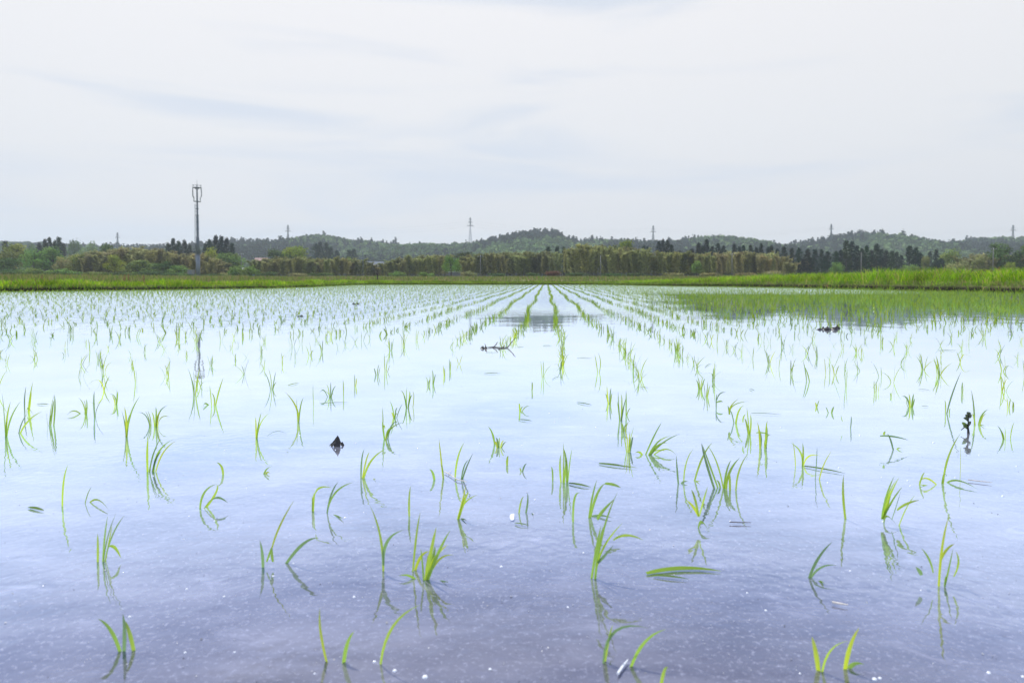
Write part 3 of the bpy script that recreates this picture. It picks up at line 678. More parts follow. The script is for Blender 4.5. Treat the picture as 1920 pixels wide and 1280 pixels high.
# dark weed
g = G(1815, 812); root = tag(empty('broadleaf_weed', g), 'dark leafy broadleaf weed standing in the water at right', 'weed')
mb = MB(); S1 = .0009
def L_(x, y): return (P(x, y, g[1])-g)
mb.tube([L_(1816, 815), L_(1815, 800), L_(1816, 785), L_(1817, 775)], [.0035, .002, .0011, .0008], 6)
mb.tube([L_(1815, 802), L_(1808, 801), L_(1802, 806)], [.0015, .0012, .0008], 5)
mb.build('stem', M_clod, root)
lv = [(1815,803,1802,791,.007), (1815,801,1808,796,.006), (1815,798,1822,790,.005), (1816,788,1806,783,.005), (1816,784,1810,777,.006), (1817,783,1821,776,.006), (1816,777,1817,772,.007), (1815,800,1804,799,.004), (1816,791,1812,786,.003)]
for i, (a, b, c_, d_, w_) in enumerate(lv):
    q0, q2 = L_(a, b), L_(c_, d_); q2[1] += random.uniform(-.003, .003)
    sd_ = np.cross(q2-q0, [0, -1, .3]); sd_ /= np.linalg.norm(sd_)
    V, Q, T, k = ribbons([q0], [(q0+q2)/2+np.array([0, 0, .003])], [q2], [sd_], [w_*1.5], 5, fold=.1)
    mesh_np('leaf', V, Q, M_weed, np.tile(np.array([[.05, .07, .025]]) if i not in (0, 7) else np.array([[.12, .2, .02]]), (len(V), 1)), parent=root)
clod('black muddy litter at the foot of the broadleaf weed', 1797, 808, .012, .005, 41, 7)

# bubbles
bub = [(30,922,5), (97,922,4),(354,968,6),(402,977,5),(350,1104,7),(420,1118,7),(497,887,6),(462,915,5),(495,928,4),(243,1156,8),(512,1080,7),(505,1048,6),(550,1056,6),(268,1002,4),(230,1073,4),(347,1223,8),
       (797,1269,16),(740,1257,12),(702,1240,9),(919,1254,9),(1065,1138,7),(664,1119,8),(940,1062,8),(1094,1036,6),(1003,937,6),(848,934,5),(682,960,4),(647,971,8),(700,988,5),(1000,963,5),(1258,931,5),(1187,924,5),(800,868,4),(913,903,4),(1652,1250,0),
       (1443,1242,0),(1640,1273,13),(1650,1271,10),(1854,1261,11),(1918,1268,9),(1401,1111,6),(1436,1144,7),(1443,958,5),(1552,905,6),(1653,895,4),(1702,901,6),(1707,911,6),(1791,895,5),(1880,930,7),(1906,874,5),(1573,877,6),(1464,801,5),(1612,816,6),(1750,830,6),(1836,853,5),(1288,920,0),(1594,1070,6),(1369,977,5),(1656,978,7),(1727,1106,5),(1283,827,4),(1420,833,5),(979,835,5),(899,831,5),(875,791,4),(784,840,4),(667,831,6),(1030,775,4),(1068,783,4),(1090,802,4),(1209,775,4),(1118,802,4),(1040,791,5),(1142,816,5),
       (1385,830,3),(408,834,4),(421,845,4),(287,892,5),(310,899,6),(562,816,4),(893,787,4),(1895,743,3),(440,1222,6),(590,1262,6),(1500,1262,6)]
bub = [b for b in bub if b[2] > 0]
def desc_lr(x): return 'far left' if x < 350 else 'left' if x < 750 else 'centre' if x < 1170 else 'right' if x < 1570 else 'far right'
def desc_y(y): return 'along the bottom edge' if y > 1200 else 'in the near water' if y > 1030 else 'in the lower middle water' if y > 900 else 'in the upper middle water'
byz = {}
for b in sorted(bub): byz.setdefault((desc_lr(b[0]), desc_y(b[1])), []).append(b)
bm = MB(); nn, mm = 10, 4; vs = []; fs = []
for j in range(mm+1):
    t = math.pi/2*j/mm
    for i in range(nn): vs.append((math.cos(t)*math.cos(2*math.pi*i/nn), math.cos(t)*math.sin(2*math.pi*i/nn), math.sin(t)*.8-.05))
for j in range(mm):
    for i in range(nn): fs.append((j*nn+i, j*nn+(i+1) % nn, (j+1)*nn+(i+1) % nn, (j+1)*nn+i))
bm.add(vs, fs); bsrc = bm.build('bubble', M_white, smooth=True); first = True
for (lr, yz), L2 in byz.items():
    for i, (x, y, s) in enumerate(L2):
        o = bsrc if first else bsrc.copy()
        if not first: C.objects.link(o)
        first = False
        g = G(x, y); r = s*.34/F*g[1]; o.location = g; o.scale = (r, r, r)
        word = 'only' if len(L2) == 1 else nth(i+1)
        tag(o, f"{word} white bubble from the left {yz} at {lr}", 'bubble', 'bubbles floating on the paddy water')
# fine floating specks
n = 3000
Ys = rng.uniform(.5, 1, n)**1.0; Yp = .5*(6.0**rng.random(n)); Xp = rng.uniform(-.8, .8, n)*Yp
r = rng.uniform(.00025, .0009, n)*np.where(rng.random(n) < .06, 2.0, 1)
Pc = np.column_stack([Xp, Yp, np.full(n, .0008)])
V, Q = cards(Pc, np.tile([0, 0, 1.], (n, 1))+rng.normal(size=(n, 3))*.25, r*2, r*2*rng.uniform(.5, 1, n))
tt = np.where(rng.random((n, 1)) < .7, .42, .08)*np.array([[1, 1, 1.05]]); tt = np.repeat(tt, 4, axis=0)
M_speck = leafmat('floating_speck', (1, 1, 1), transl=.1, gloss=.1)
tag(mesh_np('floating_specks', V, Q, M_speck, tt), 'fine pale specks of scum scattered on the near water', 'scum', kind='stuff')

# ------------------------------------------------------------------ bank grass
vis = np.where((bp[:, 1] > 8))[0]
def pick(n, dlo, dhi, pw=1.0):
    i = rng.choice(vis, n); d = dlo+(dhi-dlo)*rng.random(n)**pw
    p = CEN+dirs[i]*(RR[i]+d)[:, None]+rng.normal(size=(n, 2))*.04
    return p[:, 0], p[:, 1], i, d
def field_noise(X, Y):
    return (np.sin(X*1.7+Y*.9)+np.sin(X*.6-Y*2.3+1.3)+np.sin(X*3.9+Y*3.1+.5)*.7+np.sin(X*8.1-Y*6.7)*.5)/3.2
X, Y, i, d = pick(135000, .0, 2.3, 1.1)
bx = bp[i, 0]
fn = field_noise(X, Y)
hmax = np.interp(bx, [-16, -8, 6, 9, 13], [.27, .20, .13, .26, .40])
h = hmax*rng.uniform(.35, 1.05, len(X))*(1+.55*fn)*np.interp(d, [0, .12, .35, 2.3], [.30, .6, 1, .9])
z0 = ground_z(X, Y)-.01
az = rng.uniform(0, 2*np.pi, len(X)); ln = h*rng.uniform(.1, .9, len(X))
P0 = np.column_stack([X, Y, z0]); D = np.column_stack([np.cos(az)*ln, np.sin(az)*ln, h]); P2 = P0+D
P1 = P0+D*np.array([.3, .3, .75]); a = rng.uniform(-1.2, 1.2, len(X)); S = np.column_stack([np.cos(a), np.sin(a), a*0])
pal = np.array([(.20, .38, .012), (.13, .29, .015), (.30, .45, .02), (.08, .19, .02), (.36, .34, .12), (.26, .17, .09)])
pr = np.array([.31, .26, .16, .13, .10, .04])
ci = rng.choice(6, len(X), p=pr)
col = pal[ci]*rng.uniform(.75, 1.2, (len(X), 1))*(1+.5*field_noise(X*1.4+4, Y*1.4))[:, None]
fm = ((bx > -6) & (bx < 6.5))[:, None]
col = np.where(fm, col*.75, col)
V, Q, T, k = ribbons(P0, P1, P2, S, rng.uniform(.008, .018, len(X)), 2)
n2 = 26000; X, Y, i, d = pick(n2, -.05, .14); z0 = ground_z(X, Y)-.01
h = rng.uniform(.05, .13, n2)*(1+.6*field_noise(X*1.3, Y*1.3)); az = rng.uniform(0, 6.28, n2); ln = h*rng.uniform(.3, 1.2, n2)
P0 = np.column_stack([X, Y, z0]); D = np.column_stack([np.cos(az)*ln, np.sin(az)*ln, h]); a = rng.uniform(-1.2, 1.2, n2)
V2, Q2, T2, k2 = ribbons(P0, P0+D*np.array([.3, .3, .8]), P0+D, np.column_stack([np.cos(a), np.sin(a), a*0]), rng.uniform(.006, .014, n2), 2)
c2 = np.array([(.20, .34, .03), (.12, .22, .03), (.24, .22, .09), (.14, .11, .06)])[rng.choice(4, n2, p=[.4, .3, .18, .12])]*rng.uniform(.7, 1.15, (n2, 1))
col = col*np.array([1.35, 1.22, 1.1]); c2 = c2*1.2; Q2 = Q2+len(V); V = np.concatenate([V, V2]); Q = np.concatenate([Q, Q2])
tag(mesh_np('bank_grass', V, Q, M_grass, np.concatenate([np.repeat(col, k, axis=0), np.repeat(c2, k2, axis=0)])), 'lush bright green grass growing along the paddy banks', 'grass', kind='stuff')
# dry meadow beyond
n = 60000
Yf = 22*(11.0**rng.random(n)); Xf = rng.uniform(-.86, .86, n)*Yf
dd_, bx = edge_at(Xf, Yf); ok = (dd_ > 2.0); Xf, Yf = Xf[ok], Yf[ok]; n = len(Xf)
z0 = ground_z(Xf, Yf); h = rng.uniform(.15, .42, n)*(1+.4*field_noise(Xf*.15, Yf*.08))
az = rng.uniform(0, 6.28, n); ln = h*rng.uniform(.1, .6, n)
P0 = np.column_stack([Xf, Yf, z0-.02]); D = np.column_stack([np.cos(az)*ln, np.sin(az)*ln, h]); a = rng.uniform(-1, 1, n)
pal = np.array([(.20, .22, .07), (.26, .24, .11), (.12, .20, .04), (.28, .22, .12), (.16, .26, .04)])
col = pal[rng.choice(5, n, p=[.33, .24, .2, .1, .13])]*rng.uniform(.8, 1.2, (n, 1))
V, Q, T, k = ribbons(P0, P0+D*.6, P0+D, np.column_stack([np.cos(a), np.sin(a), a*0]), .012+.0008*Yf*rng.uniform(.5, 1.2, n), 2)
tag(mesh_np('meadow_grass', V, Q, M_grass, np.repeat(col, k, axis=0)), 'dull olive meadow grass between the paddy and the woods', 'grass', kind='stuff')

# weeds and flowers on the banks
def onbank(x, dback=.8):
    # first ground point beyond the water edge in the column of photo x, dback metres behind the edge
    for Yq in np.arange(8, 60, .05):
        dq, _ = edge_at(np.array([(x-960)/1280*Yq]), np.array([Yq]))
        if dq[0] > dback: break
    Xq = (x-960)/1280*Yq
    return Xq, Yq, float(ground_z(Xq, Yq))
def dock(label, x, ytop, dback=1.0):
    X, Y, z = onbank(x, dback); top = P(x, ytop, Y)[2]; h = max(.25, top-z)
    r = tag(empty('dock_weed', (X, Y, z)), label, 'weed', 'reddish dock weeds on the banks')
    mb = MB(); mb.tube([(0, 0, -.05), (.01, 0, h*.5), (0, 0, h*.97)], [.006, .005, .003], 5); mb.build('stem', M_stem, r)
    mb = MB()
    for s in range(34):
        t = random.uniform(.35, 1); rr = .035*(1.15-t)+.006; a_ = random.uniform(0, 6.28)
        c_ = (math.cos(a_)*rr, math.sin(a_)*rr, h*t); mb.box(*c_, .014, .014, .022)
    mb.build('seed_head', M_dock, r)
for i, (x, y) in enumerate([(79, 516), (234, 515), (242, 514), (270, 517)]): dock(f"reddish dock seed head, {nth(i+1)} from the left on the left bank", x, y)
for i, (x, y) in enumerate([(1560, 510), (1725, 503), (1873, 500)]): dock(f"reddish dock seed head, {nth(i+1)} from the left on the right bank", x, y)
def flower(label, x, y, mat, r0, group, dback=.9):
    X, Y, z = onbank(x, dback); top = P(x, y, Y)[2]; h = max(.10, top-z)
    r = tag(empty('wildflower', (X, Y, z)), label, 'flower', group)
    mb = MB(); mb.tube([(0, 0, -.03), (.01, 0, h*.5), (0, 0, h*.96)], [.004, .003, .002], 4); mb.build('stem', M_stem, r)
    mb = MB()
    for s in range(5):
        a_ = s*1.2566; q = [(0, 0, h), (math.cos(a_-.4)*r0, math.sin(a_-.4)*r0, h+.006), (math.cos(a_)*r0*1.25, math.sin(a_)*r0*1.25, h-.004), (math.cos(a_+.4)*r0, math.sin(a_+.4)*r0, h+.006)]
        mb.add(q, [(0, 1, 2, 3)]); mb.add([(v[0]*.8, -.01+v[2]*0, h+v[0]*.7) for v in q], [(0, 1, 2, 3)])
    mb.build('petals', mat, r)
random.seed(21)
wf = sorted([(1810, 505), (1828, 508), (1840, 520), (1846, 519), (1853, 512), (1868, 511), (1875, 509), (1885, 513), (1898, 510), (1905, 506), (1912, 514), (1815, 521), (1805, 526), (1760, 515), (1784, 517), (1792, 510), (1862, 521), (1878, 518), (1893, 521), (1915, 508)])
for i, (x, y) in enumerate(wf): flower(f"white wildflower, {nth(i+1)} from the left in the tall grass of the right bank", x, y, M_fw, .022, 'white wildflowers on the right bank', random.uniform(.4, 1.2))
wl = [(72, 527), (100, 528), (123, 526), (150, 527), (170, 525), (182, 526), (310, 526), (27, 527)]
for i, (x, y) in enumerate(sorted(wl)): flower(f"white wildflower, {nth(i+1)} from the left on the left bank", x, y, M_fw, .018, 'white wildflowers on the left bank')
yf = [(733, 525), (742, 524), (803, 524), (808, 525), (812, 523), (826, 525), (939, 526), (947, 525), (951, 526)]
for i, (x, y) in enumerate(yf): flower(f"yellow wildflower, {nth(i+1)} from the left on the far bank", x, y, M_fy, .045, 'yellow wildflowers on the far bank', 1.2)
def bush_leaves(n, rx, ry, rz, cz, leaf, tone=.25):
    u = rng.normal(size=(n, 3)); u /= np.linalg.norm(u, axis=1, keepdims=True); u[:, 2] = np.abs(u[:, 2])
    Pc = u*np.array([rx, ry, rz])*rng.uniform(.55, 1.0, (n, 1)); Pc[:, 2] += cz
    return Pc, u

# ------------------------------------------------------------------ trees (prototypes)
def clumped_crown(n_cl, per, shape, clr, leaf, up=.4):
    """shape(i)->centre; leaves on clump shells"""
    Vs, Qs, Ts, off = [], [], [], 0
    for i in range(n_cl):
        c, r = shape(i)
        u = rng.normal(size=(per, 3)); u /= np.linalg.norm(u, axis=1, keepdims=True)
        Pc = c+u*r*rng.uniform(.45, 1.05, (per, 1))
        Nn = u+rng.normal(size=(per, 3))*.6+np.array([0, 0, up])
        V, Q = cards(Pc, Nn, leaf*rng.uniform(.7, 1.4, per), leaf*.75*rng.uniform(.7, 1.3, per))
        t = rng.uniform(1-clr, 1+clr); tb = np.full((len(V), 3), t)*np.array([1+rng.uniform(-.1, .15), 1, 1+rng.uniform(-.1, .1)])
        tb *= np.repeat(rng.uniform(.85, 1.15, per), 4)[:, None]
        Vs.append(V); Qs.append(Q+off); Ts.append(tb); off += len(V)
    return np.concatenate(Vs), np.concatenate(Qs), np.concatenate(Ts)
PROT = {}
def proto(kind, crown, trunk_fn, bark):
    V, Q, T = crown
    cr_ = mesh_np('crown', V, Q, M_tree, T); C.objects.unlink(cr_)
    mb = MB(); trunk_fn(mb); tr = mb.build('trunk', bark); C.objects.unlink(tr)
    PROT.setdefault(kind, []).append((cr_.data, tr.data))
# broadleaf: unit height 1, width ~1
for s in range(5):
    def shp(i):
        a = rng.uniform(0, 6.28); v = rng.uniform(0, 1); rr = .34*math.sqrt(rng.random())*(1-.45*max(0, v-.5)*2)
        return np.array([math.cos(a)*rr*1.15, math.sin(a)*rr, .30+v*.52]), np.array([.17, .17, .13])*rng.uniform(.7, 1.2)
    def tr(mb):
        mb.tube([(0, 0, -.05), (.01, 0, .2), (-.01, .01, .5), (0, 0, .8)], [.035, .028, .018, .006], 7)
        for k in range(5):
            a = k*1.3; mb.tube([(0, 0, .22+.06*k), (math.cos(a)*.14, math.sin(a)*.14, .4+.06*k), (math.cos(a)*.27, math.sin(a)*.27, .5+.07*k)], [.014, .010, .004], 5)
    proto('broad', clumped_crown(30, 62, shp, .3, .052), tr, M_bark)
# low shrub
for s in range(3):
    def shp(i):
        a = rng.uniform(0, 6.28); rr = .36*math.sqrt(rng.random()); return np.array([math.cos(a)*rr, math.sin(a)*rr, .15+.55*rng.random()*(1-rr)]), np.array([.2, .2, .22])*rng.uniform(.7, 1.2)
    def tr(mb):
        for k in range(4): a = k*1.6; mb.tube([(0, 0, -.05), (math.cos(a)*.1, math.sin(a)*.1, .3), (math.cos(a)*.2, math.sin(a)*.2, .6)], [.02, .014, .005], 5)
    proto('shrub', clumped_crown(16, 60, shp, .28, .075), tr, M_bark)
# cedar: tall conical with drooping whorls
for s in range(4):
    def shp(i):
        v = (i+.5)/46; a = i*2.4+rng.uniform(-.6, .6); R = (.21*(1-v)**.55+.012)*rng.uniform(.8, 1.15); rr = R*rng.uniform(.3, .95)
        return np.array([math.cos(a)*rr, math.sin(a)*rr, .10+v*.88]), np.array([.05+R*.25, .05+R*.25, .035+.02*(1-v)])*rng.uniform(.8, 1.25)
    def tr(mb): mb.tube([(0, 0, -.05), (0, 0, .5), (0, 0, .95)], [.022, .014, .004], 7)
    proto('cedar', clumped_crown(46, 38, shp, .22, .034, .1), tr, M_bark)
# bamboo plume: several arching culms with feathery upward strands
for s in range(6):
    stems = []
    for k in range(5):
        a = rng.uniform(0, 6.28); r0 = rng.uniform(0, .06); bend = rng.uniform(.04, .17); h = rng.uniform(.78, 1.0)
        stems.append((a, r0, bend, h))
    A_, B_, C_ = [], [], []; tt = []
    for (a, r0, bend, h) in stems:
        tone = rng.uniform(.8, 1.25); nst = 170
        v = .12+.88*rng.random(nst)**.6
        cx, cy = math.cos(a)*(r0+bend*v**3), math.sin(a)*(r0+bend*v**3)
        cz = h*v-.05*v**4
        b0 = np.column_stack([cx, cy, cz])
        aa = rng.uniform(0, 6.28, nst); Lr = rng.uniform(.04, .12, nst)*(1.15-.55*v)
        tip = b0+np.column_stack([np.cos(aa)*Lr, np.sin(aa)*Lr, Lr*rng.uniform(.1, 1.5, nst)])
        A_.append(b0); C_.append(tip); B_.append((b0+tip)/2+np.array([0, 0, .012])); tt.append(np.full((nst, 3), tone)*rng.uniform(.75, 1.25, (nst, 1)))
    A_, B_, C_ = map(np.concatenate, (A_, B_, C_)); nS = len(A_); a = rng.uniform(-1.5, 1.5, nS)
    V, Q, T, k = ribbons(A_, B_, C_, np.column_stack([np.cos(a), np.sin(a), rng.uniform(-.5, .5, nS)]), rng.uniform(.016, .032, nS), 3)
    def tr(mb, stems=stems):
        for (a, r0, bend, h) in stems:
            mb.tube([(math.cos(a)*(r0+bend*v**3), math.sin(a)*(r0+bend*v**3), h*v-.05*v**4-(.03 if v == 0 else 0)) for v in (0, .3, .6, .85, 1)], [.006, .0055, .0045, .003, .001], 5)
    proto('bamboo', (V, Q, np.repeat(np.concatenate(tt), k, axis=0)), tr, M_culm)

NM = {'broad': ('broadleaf_tree', 'tree'), 'shrub': ('shrub', 'shrub'), 'cedar': ('cedar_tree', 'tree'), 'bamboo': ('bamboo', 'bamboo')}
def place(kind, label, group, x, ytop, D, wpx, col, zb=None):
    X = (x-960)/1280*D
    z = float(ground_z(X, D)) if zb is None else zb
    top = P(x, ytop, D)[2]; h = top-z; wm_ = wpx/1280*D
    cm, tm = random.choice(PROT[kind]); nm, cat = NM[kind]
    r = tag(empty(nm, (X, D, z)), label, cat, group)
    base = {'broad': .95, 'shrub': 1.0, 'cedar': .46, 'bamboo': .30}[kind]
    hk = {'broad': .93, 'shrub': .95, 'cedar': 1.0, 'bamboo': .98}[kind]
    r.scale = (wm_/base, wm_/base*random.uniform(.8, 1), h/hk); r.rotation_euler[2] = random.uniform(0, 6.28)
    if kind == 'cedar': r.rotation_euler[0] = random.uniform(-.02, .02)
    if kind == 'bamboo': r.rotation_euler[0] = random.uniform(-.06, .06); r.rotation_euler[1] = random.uniform(-.06, .06)
    c = link(bpy.data.objects.new('crown', cm), r); c.color = (*[v*random.uniform(.92, 1.08) for v in col], 1)
    link(bpy.data.objects.new('trunk' if kind != 'bamboo' else 'culms', tm), r)
    return r
OLIVE = (.29, .295, .115); TAN = (.34, .325, .15); DKC = (.034, .056, .040); GREEN = (.18, .27, .07); DKG = (.095, .155, .05); YGR = (.27, .32, .05); LG = (.18, .28, .07); GOL = (.20, .24, .06)
random.seed(5)
# bamboo groves: (name, D, [(x0,ytop0),(x1,ytop1)...], spacing, width, colour)
groves = [
    ('brown grove left of the mast', 215, [(150, 476), (200, 470), (215, 463), (255, 462), (300, 466), (330, 474)], 9.5, 21, TAN),
    ('brown grove behind the mast foot', 205, [(320, 474), (360, 474), (400, 484), (425, 496), (436, 504)], 8.5, 18, TAN),
    ('grove between salmon roof and barn', 225, [(482, 484), (520, 483), (560, 482), (600, 486), (640, 481), (660, 484), (676, 483)], 8.0, 17, OLIVE),
    ('sparse grove before the barn', 236, [(684, 497), (692, 492), (705, 498), (714, 494), (726, 494)], 5, 11, OLIVE),
    ('grove right of the barn', 225, [(730, 492), (745, 485), (770, 481), (800, 479), (835, 478)], 8.0, 17, OLIVE),
    ('grove right of the bright tree', 222, [(868, 484), (890, 478), (930, 474), (970, 474), (1010, 472), (1045, 474)], 8.0, 17, OLIVE),
    ('tall central grove', 205, [(1060, 467), (1085, 459), (1120, 458), (1150, 463), (1190, 464), (1225, 470), (1260, 473), (1300, 474), (1340, 474)], 7.5, 18, OLIVE),
    ('right end grove', 210, [(1350, 473), (1400, 473), (1440, 473), (1465, 479), (1480, 488), (1491, 500)], 7.5, 17, TAN),
    ('thin far right grove', 230, [(1800, 482), (1830, 476), (1860, 479), (1900, 476), (1940, 478)], 9.0, 17, TAN)]
for gi, (gn, D, prof_, sp, wd, col) in enumerate(groves):
    xs_ = np.arange(prof_[0][0], prof_[-1][0]+1, sp); tops = np.interp(xs_, [p_[0] for p_ in prof_], [p_[1] for p_ in prof_])
    for i, (x, t) in enumerate(zip(xs_, tops)):
        place('bamboo', f"{nth(i+1)} front bamboo from the left in the {gn}", 'bamboos of the '+gn, x+random.uniform(-2, 2), t+random.choice((0, 0, 0, 3))+random.uniform(-4, 5), D+random.uniform(-8, 9), wd*random.uniform(1.0, 1.8), [c*q_ for q_ in (random.uniform(.8, 1.25),) for c in col])
for gi, (gn, D, prof_, sp, wd, col) in enumerate(groves):      # the rank behind the front one
    xs_ = np.arange(prof_[0][0]+sp*.5, prof_[-1][0]-2, sp*1.15); tops = np.interp(xs_, [p_[0] for p_ in prof_], [p_[1] for p_ in prof_])
    for i, (x, t) in enumerate(zip(xs_, tops)):
        place('bamboo', f"{nth(i+1)} bamboo top from the left, back rank of the {gn}", 'bamboos of the '+gn, x+random.uniform(-2, 2), t+random.uniform(-3, 2), D+random.uniform(13, 20), wd*random.uniform(1.0, 1.7), [c*q_ for q_ in (random.uniform(.7, 1.1),) for c in col])
# cedars
ced = [(12,451,320,13),(75,455,300,12),(86,448,300,12),(95,444,300,13),(104,450,300,12),(113,444,300,14),(122,455,300,12),
       (316,455,265,13),(326,446,265,15),(336,451,265,13),(347,450,265,13),(357,458,265,12),(371,455,262,12),(386,455,265,12),(394,448,265,13),(406,441,265,15),(416,442,265,15),(427,446,265,14),(437,455,265,12),
       (592,456,420,16),(600,453,420,14),(612,454,420,16),(620,462,420,14),(655,468,430,12),(664,466,430,12),(632,470,400,16),
       (1028,462,240,14),(1044,462,240,14),(1057,463,240,12),(1070,468,240,12),
       (1206,460,240,13),(1215,462,240,12),(1234,451,245,12),(1242,448,245,11),(1252,449,245,13),(1259,458,245,11),(1275,470,245,11),
       (1297,466,245,14),(1310,455,245,14),(1318,460,245,12),(1324,448,245,13),(1335,461,245,12),(1346,455,245,14),(1356,460,245,13),(1377,457,245,13),(1386,462,245,11),(1394,459,245,13),(1408,459,245,13),(1417,463,245,12),(1426,456,245,13),(1439,463,245,12),
       (1445,460,240,13),(1456,466,240,12),(1469,462,240,14),(1484,465,238,12),(1497,464,238,14),(1514,467,236,14),(1527,467,236,13),(1540,467,236,14),(1552,471,236,13),(1566,470,240,13),(1586,450,236,15),(1596,452,236,15),(1606,460,238,13),(1615,465,236,13),(1624,460,236,13),(1633,469,238,13),(1642,457,236,15),(1652,467,238,13),(1661,469,238,13),(1671,470,236,13),(1681,472,238,13),(1690,478,238,12),(1704,460,236,15),(1715,464,236,15),(1724,473,236,14),(1742,471,300,11),(1754,467,236,12),(1764,484,236,13),
       (1575,468,250,14),(1547,480,228,13),(1520,482,230,13),(1505,485,230,13)]
zones = [(0, 200, 'the far left clump'), (200, 450, 'the group around the mast'), (450, 800, 'the distant group below the left hill'), (800, 1100, 'the small group left of the central bamboo'),
         (1100, 1290, 'the group behind the central bamboo'), (1290, 1443, 'the row above the right bamboo'), (1443, 1575, 'the first run of the right cedar wood'), (1575, 1700, 'the tallest run of the right cedar wood'), (1700, 1930, 'the last cedars at right')]
zc = {}
for (x, t, D, wd) in sorted(ced):
    zn = [z for z in zones if z[0] <= x < z[1]][0][2]; zc[zn] = zc.get(zn, 0)+1
    place('cedar', f"{nth(zc[zn])} dark cedar from the left in {zn}", 'dark cedars behind the paddy', x, t, D+random.uniform(-4, 4), wd*1.75, [c*random.uniform(.85, 1.3) for c in DKC])
broad = [
    ('olive-green domed tree at the left edge', 28, 455, 230, 72, GOL), ('dark green tree low at the left edge', 8, 482, 205, 52, DKG), ('mid green tree behind the left dark shrubs', 66, 466, 220, 50, GREEN),
    ('round green tree under the left cedars', 100, 462, 225, 52, GREEN), ('yellowish green tree between cedars and bamboo at left', 150, 475, 212, 48, GOL), ('dark green rounded tree standing above the left bamboo', 198, 456, 240, 48, DKG),
    ('yellowish tree in the left woods', 216, 477, 200, 38, YGR), ('brownish tree between two green trees at left', 128, 480, 215, 44, OLIVE), ('light green dome shaped low tree left of the mast', 268, 487, 195, 66, GREEN),
    ('dark green tree left of the mast behind the dome', 306, 488, 198, 50, DKG), ('bright green bushy tree just left of the mast foot', 336, 497, 192, 44, LG), ('pale yellow-green small tree right of the mast', 397, 463, 235, 36, YGR),
    ('grey green tree behind the brown bamboo right of the mast', 430, 472, 245, 60, GREEN), ('dark broad tree near the orange roof', 519, 466, 260, 46, DKG), ('large yellow-green crown above the bamboo, left of centre', 555, 459, 265, 58, YGR),
    ('pale greyish tree right of the yellow crown', 603, 480, 262, 34, (.14, .16, .08)), ('pale yellow shrub-like tree above the bamboo near the barn', 650, 481, 262, 26, YGR), ('bright green pointed small tree in front of the bamboo', 846, 477, 200, 32, (.17, .27, .05)),
    ('dark round tree behind the bright green tree', 874, 471, 250, 44, (.07, .09, .025)), ('bright yellow-green crown rising over the central bamboo', 1170, 448, 255, 46, (.17, .21, .03)), ('light green tree before the central bamboo', 1306, 488, 192, 26, GREEN),
    ('small green tree in the central bamboo front', 1226, 482, 194, 22, (.09, .10, .035)), ('pale green small tree before the right cedars', 1569, 491, 200, 25, LG), ('pale round shrub-tree before the last cedars', 1707, 496, 200, 34, LG),
    ('grey green round tree right of the last cedars', 1783, 466, 250, 46, GREEN), ('dark wide-crowned tree near the right edge', 1869, 453, 225, 62, DKG), ('dark tree cut by the right edge', 1920, 457, 222, 40, DKG), ('yellowish bush tree near the right edge', 1893, 491, 190, 20, YGR),
    ('bluish distant tree right of the left cedars', 140, 447, 480, 26, DKG), ('distant pale tree left of the pylon at left', 166, 452, 480, 34, GREEN), ('distant tree left of the left cedars', 60, 455, 480, 26, DKG),
    ('yellow tan tree top behind the left bamboo', 800, 480, 300, 70, TAN), ('brown thicket tree between bamboo and cedars', 1508, 489, 250, 34, OLIVE), ('brownish tree right of the last cedars', 1735, 478, 236, 22, OLIVE), ('dark tree beside the small last cedar', 1760, 486, 232, 32, DKC),
    ('brown tree in front of the grey green right tree', 1795, 487, 215, 40, OLIVE), ('brown tree left of the dark wide-crowned tree', 1835, 480, 226, 30, OLIVE)]
for (l, x, t, D, wd, col) in broad: place('broad', l, 'broadleaf trees of the woods', x, t, D, wd*1.2, [c*1.1 for c in col])
shr = [(8,505,60,DKG),(42,500,60,DKG),(60,496,40,GREEN),(85,503,50,DKG),(120,500,55,GREEN),(150,508,50,DKG),(185,506,50,GREEN),(215,507,45,DKG),(245,506,45,GREEN),(285,502,50,DKG),(322,508,50,DKG),(350,510,30,LG),(402,511,40,DKG),(425,508,30,TAN),(447,490,40,GREEN),(470,492,34,GREEN),
       (500,506,36,DKG),(560,509,40,OLIVE),(600,508,40,DKG),(745,505,32,GREEN),(800,507,30,GREEN),(880,505,30,OLIVE),(930,509,30,DKG),(1000,508,34,DKG),(1037,503,26,(.18,.11,.07)),(1080,508,40,DKG),(1150,509,40,DKG),(1190,509,40,DKG),(1260,508,36,OLIVE),
       (1330,508,36,OLIVE),(1400,508,36,OLIVE),(1450,503,34,TAN),(1592,508,18,LG),(1638,505,16,LG),(1668,503,34,LG),(1680,502,20,GREEN),(1772,500,22,(.16,.05,.05)),(1815,500,30,(.15,.10,.06)),(1850,500,26,(.13,.08,.05)),(1873,500,26,(.17,.06,.05)),(1905,500,28,DKG),(1740,502,26,OLIVE)]
for i, (x, t, wd, col) in enumerate(shr):
    place('shrub', f"{nth(i+1)} low shrub from the left along the foot of the woods", 'shrubs along the foot of the woods', x, t, 186+random.uniform(-4, 6), wd*1.25, col)

